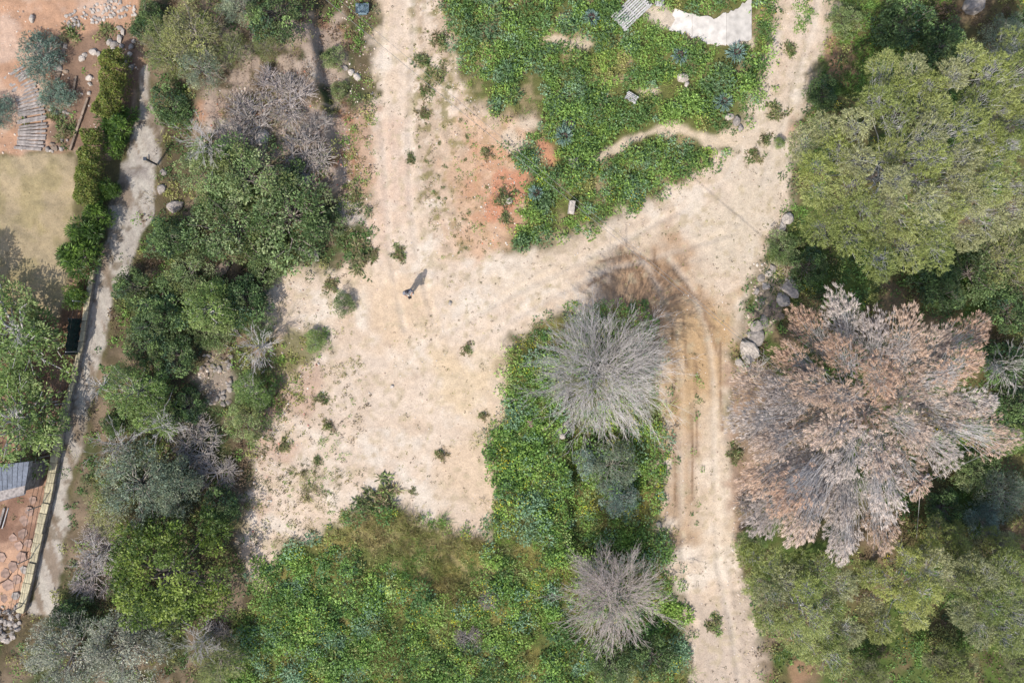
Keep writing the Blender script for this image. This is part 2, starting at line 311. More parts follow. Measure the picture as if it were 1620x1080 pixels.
def ground_part(name, sel, label, extra=False):
    F = Fq[sel]; u, inv = np.unique(F, return_inverse=True); V = V0[u]; F = inv.reshape(-1, 4); C = B0[u]
    if extra:                                             # the land beyond, out to the horizon
        ring = []; m = len(V); E = []; EC = []
        gx = [-400, -33.01, 33.01, 400]; gy = [-400, -23.51, 23.51, 400]; zz = -.35
        pts = [(x, y, zz) for x in gx for y in gy]; q = [[m+4*i+j, m+4*(i+1)+j, m+4*(i+1)+j+1, m+4*i+j+1] for i in range(3) for j in range(3) if (i, j) != (1, 1)]
        V = np.concatenate([V, np.array(pts)]); F = np.concatenate([F, np.array(q)]); C = np.concatenate([C, np.tile(np.array([*A(112,104,68), 1], np.float32), (16, 1))])
    me = mesh_from(name, V, F, GROUND, smooth=True)
    a = me.attributes.new('base', 'FLOAT_COLOR', 'POINT'); a.data.foreach_set('color', C.astype(np.float32).ravel())
    return tag(link(name, me), label, None, None, 'structure')
ground_part('ground', cls == 0, 'rough earth under the scrub and weeds around the tracks', True)
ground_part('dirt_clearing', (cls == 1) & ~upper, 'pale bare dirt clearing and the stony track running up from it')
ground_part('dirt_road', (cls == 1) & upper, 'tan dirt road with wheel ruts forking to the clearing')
ground_part('lawn', cls == 2, 'dry straw coloured garden lawn beside the hedge')
garden = ground_part('garden_soil', cls == 3, 'red brown garden soil at the left edge')
lane = ground_part('lane', cls == 4, 'narrow grey concrete lane beside the garden wall')

# ------------------------------------------------------------------ weeds that nobody could count
def lumps(geo, poly, dens, cols, r=(.14, .34), h=(.1, .35), k=34, L=(.07, .15), ww=.55, thr=None, holes=(), scale=1.5, seed=0, edge=13, flowers=0, fcol=None, blade=False, cap=None):
    P = np.asarray(poly, float); x0, y0 = P.min(0); x1, y1 = P.max(0)
    x0 = max(x0, -70); x1 = min(x1, 1690); y0 = max(y0, -55); y1 = min(y1, 1135)
    n = int((x1-x0)*(y1-y0)*S*S*dens); px = R.uniform(x0, x1, n); py = R.uniform(y0, y1, n); x, y = W(px, py)
    q = sdf(poly, px, py)+edge*2*(fbm(x/.6, y/.6, 150+seed, 2)-.5)*1.5; keep = q+R.normal(0, 7, n) > 0
    for hpoly, mg in holes: keep &= sdf(hpoly, px, py)+9*(vn(x/.5, y/.5, 160)-.5) < mg
    if thr is not None: keep &= fbm(x/scale, y/scale, 170+seed, 3)+R.normal(0, .05, n) > thr
    x, y = x[keep], y[keep]; n = len(x)
    if not n: return
    z = ground_z(x, y); rr = R.uniform(*r, n); hv = vn(x/1.0, y/1.0, 180+seed); hh = R.uniform(*h, n)*(.3+1.7*hv*hv); rr = rr*(.75+.6*hv)
    cols = np.asarray(cols); ci = np.clip((fbm(x/1.6, y/1.6, 190+seed, 3)-.28)/.44*len(cols)+R.normal(0, .4, n), 0, len(cols)-.01).astype(int)
    lc = cols[ci]*R.uniform(.8, 1.2, (n, 1))
    I = np.repeat(np.arange(n), k); m = len(I)
    D = unit(m, 0, 1) if not blade else unit(m, .3, 1); rad = R.uniform(.25, 1, m)**.6
    if blade:
        B = np.stack([x[I]+R.normal(0, 1, m)*rr[I]*.5, y[I]+R.normal(0, 1, m)*rr[I]*.5, z[I]-.01], 1); Ls = hh[I]*R.uniform(.7, 1.5, m); Wd = ww*np.ones(m)
        geo.leaves(B, D, Ls, Wd, lc[I]*R.uniform(.75, 1.25, (m, 1)), .2)
    else:
        B = np.stack([x[I]+D[:, 0]*rr[I]*rad, y[I]+D[:, 1]*rr[I]*rad, z[I]+D[:, 2]*hh[I]*rad], 1)
        Ls = R.uniform(*L, m); geo.leaves(B, D*[1, 1, .35]+R.normal(0, .45, (m, 3)), Ls, Ls*ww, lc[I]*R.uniform(.7, 1.3, (m, 1)))
    if flowers:
        f = R.random(n) < flowers*np.clip((vn(x/1.2, y/1.2, 200+seed)-.45)*5, 0, 1.5); J = np.repeat(np.where(f)[0], 6); m = len(J)
        if m:
            B = np.stack([x[J]+R.normal(0, 1, m)*rr[J]*.6, y[J]+R.normal(0, 1, m)*rr[J]*.6, z[J]+hh[J]*R.uniform(.7, 1.15, m)], 1)
            geo.leaves(B, unit(m, -.1, .2), .06, .055, np.asarray(fcol)*R.uniform(.8, 1.1, (m, 1)), 3)
GB = A(150,176,84,.55); GM = A(124,154,76,.55); GD = A(94,124,68,.55); GT = A(134,162,126,.55); GO = A(156,156,92,.55); PG = A(172,190,116,.55); STR = A(178,162,112,.6); YEL = A(240,215,40,.75); BR = A(140,116,92,.6)
holesF = [(SLAB, -5), (STRIP, -7)]+[(ell(*e), -2) for e in [(880,62,18,8), (918,72,22,8), (868,245,14,24), (832,195,22,12), (815,225,16,18), (1082,128,14,13), (907,258,13,12), (905,328,12,17), (999,155,15,13), (1160,190,16,14)]]
g = Geo()
lumps(g, FIELD, 13, [GM, GD, GM, GT, GM, GD, GB, GM, GO], (.14, .34), (.12, .45), 34, holes=holesF, thr=.4, seed=1, flowers=.05, fcol=YEL)
lumps(g, FIELD, 4, [GD, GM, A(104,132,96,.55), GD], (.25, .5), (.35, .8), 60, (.1, .2), .45, holes=holesF, thr=.5, seed=2)
lumps(g, FIELD, .9, [GD, GM, A(96,122,80,.55)], (.45, .8), (.7, 1.3), 150, (.1, .2), .5, holes=holesF, thr=.44, seed=5, edge=4)
lumps(g, FIELD, 6, [GB, GO, GM], (.1, .25), (.15, .35), 20, ww=.02, holes=holesF, thr=.42, seed=3, blade=True)
lumps(g, rough, 8, [GO, A(120,122,76,.5), STR, A(112,104,78,.55), GM], (.05, .17), (.04, .14), 14, (.04, .09), thr=.48, scale=.7, seed=4)
tag(link('weeds', g.mesh('field_weeds', LEAF)), 'leafy green weeds and grass between the upper tracks', 'weeds', kind='stuff')
g = Geo()
holesM = [(SUNK, 0)]
STRAWP = [(560,815),(640,815),(770,862),(760,930),(700,950),(650,900),(580,880),(500,860)]
lumps(g, MEADOW, 12, [GM, GD, GO, GB, GD, GM, GT, GB, GM, PG, GO, GB], (.14, .36), (.12, .5), 34, seed=11, thr=.38, holes=[(STRAWP, 4)], flowers=.16, fcol=YEL)
lumps(g, [(400,960),(430,880),(560,880),(600,1000),(560,1140),(330,1140)], 6, [GM, GT, A(116,146,104,.55), GM], (.2, .45), (.25, .6), 44, (.1, .2), .4, thr=.42, seed=12)
lumps(g, [(766,700),(800,650),(890,640),(900,800),(890,980),(780,960),(800,850)], 8, [GM, GD, GB, GM, GT], (.18, .4), (.3, .7), 44, (.1, .18), .6, thr=.38, seed=13, flowers=.07, fcol=YEL)
lumps(g, MEADOW, 10, [GB, GO, STR, GO, STR, PG], (.1, .3), (.2, .5), 20, ww=.02, thr=.46, seed=14, blade=True)
lumps(g, [(560,812),(640,810),(760,860),(770,960),(690,960),(600,880),(520,850)], 22, [STR, GO, A(168,156,110,.55), GO, GM], (.1, .3), (.2, .5), 26, ww=.02, thr=.26, seed=15, blade=True)
lumps(g, STRAWP, 5, [GO, GM, GO], (.1, .25), (.1, .3), 26, thr=.45, seed=16)
lumps(g, MEADOW, 1.3, [GD, GM, GB, GT], (.4, .75), (.6, 1.2), 130, (.1, .18), .55, thr=.42, seed=17, holes=[(STRAWP, 0)])
tag(link('meadow', g.mesh('meadow_plants', LEAF)), 'lush green meadow with yellow flowers below the clearing', 'meadow', kind='stuff')
g = Geo()
lumps(g, BELT, 6, [GD, A(104,116,76,.55), GO, GM, BR], (.15, .4), (.1, .45), 30, thr=.36, seed=21, holes=[(ell(440,160,115,110), -5), (ell(340,600,30,46), 0)])
pebbles_later = ell(340,600,26,42)
lumps(g, BELT, 4, [STR, BR, GO], (.1, .3), (.15, .4), 18, ww=.02, thr=.5, seed=22, blade=True)
lumps(g, ell(445,150,120,140), 9, [BR, A(160,140,128,.6), GO, STR], (.1, .28), (.08, .25), 22, (.05, .12), .3, thr=.4, seed=23)
lumps(g, [(545,0),(600,0),(590,150),(582,300),(592,385),(560,400),(540,200)], 7, [GO, GM, STR, BR], (.08, .22), (.05, .2), 20, (.05, .1), thr=.48, scale=.8, seed=24)
tag(link('undergrowth', g.mesh('belt_undergrowth', LEAF)), 'mixed low undergrowth of the thicket beside the lane', 'undergrowth', kind='stuff')
g = Geo()
lumps(g, FOREST, 6.5, [GD, GM, A(90,108,66,.5), GO, BR], (.15, .4), (.1, .5), 30, thr=.3, seed=31, flowers=.05, fcol=YEL, holes=[([(1160,600),(1380,600),(1380,860),(1165,860)], -10)])
lumps(g, [(1325,-55),(1520,-55),(1500,120),(1350,200),(1270,240),(1300,120)], 12, [GM, GB, GM, GD], (.12, .3), (.15, .4), 26, ww=.025, thr=.3, seed=32, blade=True)
lumps(g, [(1160,580),(1240,600),(1240,800),(1170,860)], 5, [BR, STR, GO], (.1, .3), (.1, .25), 20, (.06, .12), .3, thr=.4, seed=33)
tag(link('undergrowth', g.mesh('forest_undergrowth', LEAF)), 'green undergrowth on the forest floor right of the road', 'undergrowth', kind='stuff')
g = Geo()
lumps(g, LAWN, 26, [A(198,176,138,.6), A(182,164,122,.6), A(208,188,152,.6)], (.05, .12), (.02, .06), 7, ww=.018, seed=41, blade=True)
lumps(g, SOIL, 1.2, [GM, GO], (.08, .2), (.05, .15), 20, thr=.58, seed=42); lumps(g, SOIL2, 2, [GO, GD, STR], (.08, .2), (.04, .12), 20, (.05, .1), thr=.55, seed=43)
tag(link('lawn_grass', g.mesh('lawn_grass', LEAF)), 'short dry grass of the garden lawn', 'grass', kind='stuff')
g = Geo()
DO = A(112,112,70,.5); DB = A(104,92,72,.55)
lumps(g, DIRT, 3.2, [DO, DB, GO, DB, DO], (.03, .09), (.02, .07), 10, (.035, .075), thr=.5, scale=1.2, seed=51)
lumps(g, [(400,540),(560,520),(600,700),(560,840),(400,900)], 8, [DO, GO, STR, DB, GM], (.05, .15), (.03, .14), 16, (.04, .09), thr=.45, scale=1, seed=52)
lumps(g, [(400,560),(470,560),(480,650),(450,740),(470,830),(400,900),(380,900)], 7, [DO, GO, DB, GM], (.08, .22), (.05, .22), 22, (.05, .1), thr=.44, scale=1, seed=56)
lumps(g, [(420,425),(560,430),(560,530),(420,545)], 5, [DO, GO, DB], (.06, .18), (.04, .12), 16, (.04, .08), thr=.5, scale=.8, seed=57)
lumps(g, [(440,735),(500,725),(545,740),(530,800),(480,830),(450,800)], 22, [DO, GO, DO, A(110,112,62,.5)], (.08, .22), (.08, .24), 22, ww=.02, thr=.36, seed=53, blade=True)
lumps(g, [(410,545),(470,540),(512,522),(520,565),(470,590),(470,640),(420,640)], 9, [GM, GB, GO], (.1, .2), (.06, .2), 20, thr=.4, seed=54)
for st in [[(1262,-55),(1290,-55),(1288,20),(1268,55),(1258,50)], [(1125,968),(1140,968),(1140,1010),(1130,1015)], [(1092,560),(1110,560),(1108,700),(1100,860),(1092,700)]]:
    lumps(g, st, 26 if st[0][0] != 1092 else 4, [GM, GD, GO], (.08, .2), (.06, .22), 24, (.05, .11), seed=55, edge=2)
tag(link('sparse_weeds', g.mesh('sparse_weeds', LEAF)), 'tiny sparse weeds dotted over the bare dirt', 'weeds', kind='stuff')

# ------------------------------------------------------------------ plants with crown and stems
TW = A(172,162,152,.6); TW2 = A(140,128,120,.6); WHITE_T = A(205,198,192,.62)
def limbs(geo, base, tips, r, c, seg=4, sag=.12):
    n = len(tips); b = np.broadcast_to(base, (n, 3)); p = b.copy()
    Ln = np.linalg.norm(tips-b, axis=1, keepdims=True); r = np.broadcast_to(r, n)
    for i in range(1, seg+1):
        t = i/seg; q = b+(tips-b)*t+R.normal(0, .05, (n, 3))*Ln*(t < 1); q[:, 2:3] += sag*Ln*math.sin(math.pi*t)
        geo.tubes(p, q, r*(1-(i-1)/seg*.75), r*(1-t*.75), c*R.uniform(.85, 1.1, (n, 1))); p = q
def bush(Rr, Hh, ncl, k, cols, L=(.09, .16), ww=.55, cr=.33, zlow=.0, twig=TW2, ntw=0, spread=.55, lump=.34, jit=.3):
    """crown and stem meshes of a leafy plant of radius Rr and height Hh, origin at its foot"""
    D = unit(ncl, -.15, 1); ang = np.arctan2(D[:, 1], D[:, 0]); sd = R.integers(0, 90)
    rad = (1-lump+lump*2*vn(ang*1.3+9, D[:, 2]*2+4, 300+int(sd)))*R.uniform(.62, 1, ncl)
    zc = Hh*(zlow+(1-zlow)*.35); C = np.stack([D[:, 0]*rad*(Rr-cr*.6), D[:, 1]*rad*(Rr-cr*.6), zc+D[:, 2]*rad*(Hh-zc-cr*.4)], 1); C[:, 2] = np.maximum(C[:, 2], .12)
    cc = pick(cols, ncl, jit); cs = cr*R.uniform(.65, 1.25, ncl)
    I = np.repeat(np.arange(ncl), k); m = len(I); d = unit(m, -.35, 1); rr = R.uniform(.3, 1, m)**.5
    P = C[I]+d*(cs[I]*rr)[:, None]*[1, 1, .8]; Ls = R.uniform(*L, m)
    gcr = Geo(); gcr.leaves(P, d*spread*1.6+R.normal(0, .5, (m, 3)), Ls, Ls*ww, cc[I]*R.uniform(.72, 1.28, (m, 1)))
    gst = Geo(); nt = min(ncl, 26); gtr = Geo(); th_ = .28*Hh; p3 = np.array([[0, 0, -.05], [.03, .02, th_*.5], [0, 0, th_]]); gtr.tubes(p3[:-1], p3[1:], [.05+.03*Hh, .045+.028*Hh], [.045+.028*Hh, .03+.02*Hh], np.asarray(twig)*.8)
    limbs(gst, np.array([0, 0, th_*.95]), C[:nt], .02+.012*Hh, twig, 4)
    if ntw: 
        J = R.integers(0, ncl, ntw); e = C[J]+unit(ntw, .1, 1)*cs[J][:, None]*1.15; gst.tubes(C[J]*[.8, .8, .85], e, .022, .008, twig*R.uniform(.8, 1.2, (ntw, 1)))
    return gcr, gst, gtr
def pine(Ct, pr, h, cols, tw, ntuft=190, k=11, L=(.1, .19), wd=.025, twn=40, dead=False):
    """Ct: lobe centres from the foot, pr: lobe radii; returns crown, branches, trunk"""
    gcr = Geo(); gst = Geo(); gtr = Geo(); npad = len(Ct); rr = np.linalg.norm(Ct[:, :2], axis=1); mx = rr.max()+.1; cc = pick(cols, npad, .12)
    out = np.concatenate([Ct[:, :2]/mx, np.zeros((npad, 1))], 1)
    foot = Ct-out*(pr*(2.4 if dead else 1.0))[:, None]-np.stack([0*pr, 0*pr, pr*(.7 if dead else .9)+.15], 1)
    I = np.repeat(np.arange(npad), ntuft); m = len(I)
    d = unit(m, -.2, 1)+out[I]*(.9 if dead else .35); d /= np.linalg.norm(d, axis=1, keepdims=True)
    sh = R.uniform(.55, 1.05, m) if not dead else R.uniform(.5, 1.12, m)
    if dead:
        o2 = Ct[:, :2]/(rr[:, None]+.3); e = o2[I]; al = d[:, 0]*e[:, 0]+d[:, 1]*e[:, 1]; d = d+np.stack([e[:, 0]*al, e[:, 1]*al, 0*al], 1)*.75
    T = Ct[I]+d*(pr[I]*sh*(.82+.4*vn(d[:, 0]*2.2+I*3.1, d[:, 1]*2.2+I*1.7, 345)))[:, None]*[1, 1, .8]
    tc = cc[I]*R.uniform(.82, 1.18, (m, 1)); J = np.repeat(np.arange(m), k); q = len(J); nd = d[J]*(.9 if not dead else 1.2)+(out[I][J]*.9 if dead else 0)+R.normal(0, .6 if not dead else .5, (q, 3)); nd[:, 2] += .15 if not dead else -.05
    gcr.leaves(T[J]+R.normal(0, .035, (q, 3)), nd, R.uniform(*L, q), wd, tc[J]*R.uniform(.75, 1.25, (q, 1)), .6)
    zs = np.linspace(-.1, h*.8, 8); pts = np.stack([.1*np.sin(zs*1.1), .08*np.cos(zs*1.3)-.08, zs], 1); b0 = .06+.03*h
    gtr.tubes(pts[:-1], pts[1:], np.linspace(b0, b0*.45, 7), np.linspace(b0*.93, b0*.3, 7), A(128,116,106,.65))
    for i in range(npad): limbs(gst, pts[3+i % 4], foot[i:i+1], b0*.2, tw*.85, 5, .05)
    sel = np.concatenate([np.arange(i*ntuft, i*ntuft+twn) for i in range(npad)]); lb = foot[I[sel]]+R.normal(0, .3, (len(sel), 3))*pr[I[sel]][:, None]
    mid = lb*.5+T[sel]*.5+R.normal(0, .07, (len(sel), 3)); mid[:, 2] += .08
    gst.tubes(lb, mid, .014, .011, tw*R.uniform(.85, 1.15, (len(sel), 1))); gst.tubes(mid, T[sel]+d[sel]*.1, .011, .006, tw*R.uniform(.9, 1.2, (len(sel), 1)))
    return gcr, gst, gtr
def lobes(poly, h, sp, rs=.62, low=.62, seed=0, jz=.45, ins=.32):
    """lobe centres of a crown whose outline, seen from above, is poly"""
    P = np.asarray(poly, float); c = P.mean(0); mxd = np.linalg.norm(P-c, axis=1).max(); pts = []; rg = np.random.default_rng(77+seed)
    cand = rg.uniform(P.min(0), P.max(0), (6000, 2)); cand = cand[sdf(poly, cand[:, 0], cand[:, 1]) > sp*ins]
    for p in cand:
        if pts and np.min(np.linalg.norm(np.array(pts)-p, axis=1)) < sp*.82: continue
        pts.append(p)
    pts = np.array(pts); dd = np.linalg.norm(pts-c, axis=1)/mxd; z = h*(low+(1-low)*np.sqrt(np.maximum(0, 1-.9*dd**2)))-.5+rg.normal(0, jz, len(pts))
    f = S*(1-z/H); xy = np.stack([(pts[:, 0]-810)*f, (540-pts[:, 1])*f], 1); x0, y0 = W(*c, .7*h)
    return (x0, y0), np.concatenate([xy-[x0, y0], z[:, None]], 1), sp*S*rs*(1-z/H)*rg.uniform(.85, 1.2, len(pts))
def bare(Rr, Hh, stems, c, lev=3, kids=(6, 5, 4), r0=.035, flat=.5):
    """leafless spray of grey branches; returns limbs and twigs"""
    ga = Geo(); gb = Geo()
    q = R.uniform(0, 2*math.pi, stems); rr = np.sqrt(R.uniform(.02, 1, stems))*Rr*.62
    P = np.stack([R.normal(0, .08, stems)*Rr, R.normal(0, .08, stems)*Rr, np.zeros(stems)], 1)
    T = np.stack([np.cos(q)*rr, np.sin(q)*rr, Hh*(.55+.35*np.sqrt(np.maximum(0, 1-(rr/Rr)**2)))*R.uniform(.8, 1.05, stems)], 1)
    rad = np.full(stems, r0)
    for lv in range(lev+1):
        n = len(P); seg = 4 if lv < 2 else 3; pts = [P]; Dv = T-P; Ln = np.linalg.norm(Dv, axis=1, keepdims=True)
        for i in range(1, seg+1):
            t = i/seg; x = P+Dv*t+R.normal(0, .045, (n, 3))*Ln; x[:, 2:3] += .08*Ln*math.sin(math.pi*t)*(1 if lv == 0 else .3)
            (ga if lv < 1 else gb).tubes(pts[-1], x, rad*(1-.7*(i-1)/seg), rad*(1-.7*i/seg), c*R.uniform(.8, 1.2, (n, 1))); pts.append(x)
        if lv == lev: break
        k = kids[lv]; I = np.repeat(np.arange(n), k); m = len(I); t = R.uniform(.35, 1, m); si = np.minimum((t*seg).astype(int), seg-1); f = (t*seg-si)[:, None]
        st = np.stack(pts, 1); P2 = st[I, si]*(1-f)+st[I, si+1]*f
        D2 = (Dv/Ln)[I]+R.normal(0, .42, (m, 3)); o = P2*[1, 1, 0]; D2 = D2+o/(np.linalg.norm(o, axis=1, keepdims=True)+.2)*.35; D2[:, 2] *= flat
        D2 /= np.linalg.norm(D2, axis=1, keepdims=True); P = P2; T = P2+D2*Ln[I]*R.uniform(.3, .62, (m, 1)); rad = np.maximum(rad[I]*(1-.6*t)*.6, .0075)
    return ga, gb
# prototypes
c_mast = [A(112,132,80,.55), A(132,150,96,.55), A(94,114,68,.55), A(146,156,110,.55), A(120,128,76,.55)]
c_dark = [A(76,98,60,.55), A(94,116,72,.55), A(66,90,64,.55), A(116,140,84,.55), A(86,98,60,.55)]
c_oliv = [A(136,146,116,.55), A(120,134,112,.55), A(154,160,130,.55)]
c_grol = [A(158,162,142,.55), A(142,148,126,.55), A(172,172,152,.55)]
c_yolv = [A(140,146,86,.55), A(122,132,78,.55), A(156,158,108,.55), A(128,126,90,.55)]
c_carb = [A(112,136,56,.44), A(92,116,50,.44), A(140,160,72,.44), A(76,98,46,.44)]
c_lite = [A(132,154,84,.48), A(114,138,74,.48), A(152,168,104,.48)]
c_weed = [A(112,136,74,.5), A(96,122,66,.5), A(128,146,84,.5), A(112,116,74,.5)]
c_teal = [A(118,138,126,.55), A(100,120,110,.55), A(138,154,140,.55)]
c_pine = [A(162,172,98,.72), A(172,180,112,.72), A(148,160,92,.72), A(174,176,128,.72)]
c_dead = [A(196,172,148,.74), A(204,184,164,.74), A(186,158,132,.74), A(194,182,170,.74), A(178,166,156,.72)]
c_rose = [A(106,128,112,.56), A(92,116,100,.56), A(124,144,128,.56)]
c_hedg = [A(112,126,58,.54), A(128,140,66,.54), A(90,106,50,.54), A(118,116,62,.54)]
PROTO = {}
def ragged():
    g = Geo(); n = 22; P = R.normal(0, .22, (n, 2)); cc = pick([A(108,128,72,.5), A(92,112,62,.5), A(128,138,84,.5), A(124,112,80,.5), A(142,134,96,.5)], n, .25)
    I = np.repeat(np.arange(n), 20); m = len(I); D = unit(m, -.02, .75); r = R.uniform(0, .1, m); hh = .28*np.exp(-(P[:, 0]**2+P[:, 1]**2)/.09)
    g.leaves(np.stack([P[I, 0]+D[:, 0]*r, P[I, 1]+D[:, 1]*r, .02+hh[I]*R.random(m)], 1), D, R.uniform(.08, .26, m), R.uniform(.025, .07, m), cc[I]*R.uniform(.75, 1.25, (m, 1)))
    return (g.mesh('weed_leaves', LEAF),)
PROTO['weed'] = [ragged() for _ in range(7)]
def proto(key, n, fn, lm=LEAF):
    PROTO[key] = [(a.mesh(key+'_crown', lm), b.mesh(key+'_branches', WOODC), c.mesh(key+'_trunk', WOODC)) for a, b, c in (fn() for _ in range(n))]
proto('mastic', 3, lambda: bush(2.0, 1.9, 75, 90, c_mast, (.08, .14), .5, .36, ntw=40))
proto('dark', 3, lambda: bush(1.8, 2.2, 60, 80, c_dark, (.1, .18), .5, .36, ntw=40))
proto('olive', 2, lambda: bush(2.0, 2.6, 85, 85, c_oliv, (.09, .16), .28, .36, ntw=140, twig=TW))
proto('grey_olive', 2, lambda: bush(2.0, 2.6, 85, 85, c_grol, (.09, .16), .26, .36, ntw=240, twig=TW))
proto('yellow_olive', 2, lambda: bush(2.0, 2.4, 70, 90, c_yolv, (.1, .2), .2, .42, ntw=120, twig=TW, spread=.9))
proto('carob', 1, lambda: bush(3.4, 4.2, 120, 125, c_carb, (.1, .17), .55, .5, lump=.26, ntw=30, jit=.3))
proto('light', 2, lambda: bush(1.9, 3.0, 75, 95, c_lite, (.1, .18), .34, .38, ntw=60, twig=WHITE_T))
proto('teal', 2, lambda: bush(1.6, 2.2, 55, 90, c_teal, (.09, .15), .3, .36, ntw=120, twig=TW))
proto('rosemary', 1, lambda: bush(1.3, 1.1, 45, 80, c_rose, (.1, .18), .2, .32, spread=.9, ntw=60, twig=TW))
proto('cypress', 2, lambda: bush(1.1, 1.6, 34, 80, [A(82,108,48,.55), A(66,92,44,.55), A(110,136,58,.55)], (.16, .3), .2, .3, spread=1.2))
proto('dry', 3, lambda: bush(1.3, .9, 26, 34, [A(184,168,156,.65), A(168,152,142,.65), A(196,180,166,.65), A(150,146,118,.6)], (.1, .24), .1, .4, ntw=300, twig=A(176,166,160,.65)), DRYLEAF)
def small_pine():
    n = 15; th = (np.arange(n)+.5)*2.4; q = np.sqrt((np.arange(n)+.5)/n); return pine(np.stack([1.5*q*np.cos(th), 1.5*q*np.sin(th), 3.3-1.3*q**2+R.normal(0, .15, n)], 1), R.uniform(.42, .62, n), 3.6, c_pine, TW, 95, 9)
proto('small_pine', 2, small_pine)
NAMES = dict(mastic='mastic_shrub', dark='evergreen_shrub', olive='olive_tree', grey_olive='olive_tree', yellow_olive='broom_shrub', carob='carob_tree', light='young_tree', teal='grey_leaved_shrub',
 rosemary='rosemary_shrub', cypress='conifer_shrub', dry='dry_bush', small_pine='young_pine_tree')
CATS = dict(mastic='shrub', dark='shrub', olive='tree', grey_olive='tree', yellow_olive='shrub', carob='tree', light='tree', teal='shrub', rosemary='shrub', cypress='shrub', dry='bush', small_pine='tree')
RAD = dict(mastic=(2, 1.9), dark=(1.8, 2.2), olive=(2, 2.6), grey_olive=(2, 2.6), yellow_olive=(2, 2.4), carob=(3.4, 4.2), light=(1.9, 3), teal=(1.6, 2.2), rosemary=(1.3, 1.1), cypress=(1.1, 1.6), dry=(1.3, .9), small_pine=(1.9, 3.6))
cnt = {}
def tree_of(meshes, name, label, cat, x, y, rot, sc, group=None, crown='crown', stem='trunk'):
    t = bpy.data.objects.new(name, None); COL.objects.link(t); t.location = (x, y, gz(x, y)-.03); t.rotation_euler = (0, 0, rot); t.scale = sc
    tag(t, label, cat, group); link(crown, meshes[0], t)['kind'] = 'stuff'; link('branches', meshes[1], t)['kind'] = 'stuff'; link(stem, meshes[2], t); return t
def put(key, px, py, rpx, label, h=None, group=None, sq=1.0):
    r0, h0 = RAD[key]; r = rpx*S; hh = h if h else h0*(r/r0)**.8*(.7 if key == 'dry' else 1); r *= (1-.6*hh/H)
    x, y = W(px, py, .6*hh); i = cnt.get(key, 0); cnt[key] = i+1
    return tree_of(PROTO[key][i % len(PROTO[key])], NAMES[key], label, CATS[key], x, y, R.uniform(0, 6.28) if sq == 1 else 0, (r/r0, r/r0*sq, hh/h0), group)
T1 = 'shrubs packed in the thicket beside the lane'
for a in [('yellow_olive',262,72,45,'yellow green feathery shrub beside the top end of the lane'), ('yellow_olive',312,60,52,'broad yellow green shrub second from the top end of the lane'),
 ('olive',322,112,36,'grey green shrub just above the orange earth patch'), ('dark',236,30,30,'small dark shrub where the lane disappears at top'),
 ('olive',385,18,36,'olive green shrub at the top edge above the dry brush'), ('dark',440,28,46,'dark green shrub at the top edge beside the wires'),
 ('yellow_olive',372,85,30,'pale olive shrub uphill of the dry brush'), ('yellow_olive',425,78,24,'sparse olive shrub between dark shrub and dry brush'),
 ('dark',268,165,38,'dark shadowy shrub right of the narrow lane top'), ('mastic',525,90,22,'small green shrub below the two overhead wires'), ('mastic',535,140,16,'small shrub on the cut bank left of the pale track'),
 ('mastic',395,285,72,'round green mastic shrub at the top of the big shrub mass'), ('mastic',455,340,88,'largest green mastic shrub beside the clearing corner'), ('mastic',365,352,75,'green mastic shrub left of the largest one'),
 ('mastic',335,272,52,'green mastic shrub nearest the lane bend'), ('mastic',508,352,36,'small mastic shrub touching the pale stony bank'), ('mastic',420,405,42,'low mastic shrub above the pale left clearing'),
 ('dark',262,375,42,'dark shrub right of the lane below its bend'), ('dark',212,455,34,'dark shrub overhanging the middle of the lane'), ('mastic',300,440,48,'green shrub below the flat brown stone'),
 ('light',325,485,52,'bright tipped young tree in the middle of the thicket'), ('dark',385,478,44,'dark leafy shrub left of the pale dirt corner'), ('dark',255,500,52,'large dark shrub deep in the thicket'),
 ('mastic',335,528,38,'green shrub between dark shrubs and rubble strip'), ('dark',226,545,38,'dark shrub beside the lane next to the green screen'), ('dark',278,565,38,'dark shrub above the rubble strip'), ('mastic',405,520,28,'small shrub at left edge of the pale dirt'),
 ('light',212,618,52,'light green young tree with white bare twigs by the lane'), ('light',248,655,44,'light green young tree right of the twiggy one'), ('dark',182,676,24,'small dark shrub against the lane'),
 ('dark',298,640,28,'dark green shrub left of the rubble strip'), ('light',396,618,34,'bright green young tree right of the rubble strip'), ('mastic',390,665,38,'green shrub at the left rim of the clearing'),
 ('dry',315,695,48,'pinkish brown dry bush in the middle of the thicket'), ('dry',342,748,40,'pale dry bush below the pinkish one'), ('dry',300,650,26,'small dry bush above the pinkish one'),
 ('olive',215,770,72,'broad grey green olive tree beside the lane'), ('olive',270,770,52,'smaller olive tree right of the broad one'), ('yellow_olive',185,808,46,'yellowish olive shrub at the foot of the broad olive tree'),
 ('dry',162,845,40,'grey leafless bush hanging over the lane side'), ('dry',146,912,40,'grey leafless bush near the lower end of the lane'), ('dark',352,800,34,'dark shrub above the bright carob tree'),
 ('grey_olive',100,1045,66,'grey olive tree in the bottom left corner'), ('grey_olive',190,1032,74,'largest grey olive tree at the bottom edge'), ('grey_olive',225,985,36,'small grey olive branch clump against the carob tree'),
 ('yellow_olive',345,1045,46,'yellow green shrub at the bottom edge beside the meadow'), ('dark',112,975,34,'dark creeper at the lower end of the lane wall'), ('dry',335,1010,30,'white twiggy bush between carob tree and meadow'),
 ('dry',400,190,46,'grey purple dry brush above the orange earth'), ('dry',462,165,44,'dry brush left of the cut bank'), ('dry',375,235,40,'dry grey brush over the big shrub mass'), ('dry',490,250,46,'purple grey dry brush on the bank edge'), ('dry',440,140,36,'dry brush below the sparse olive shrub'), ('dry',505,205,28,'small dry brush on the brink of the cut bank')]:
    put(*a[:5], group=T1 if a[0] in ('dark', 'mastic') else None)
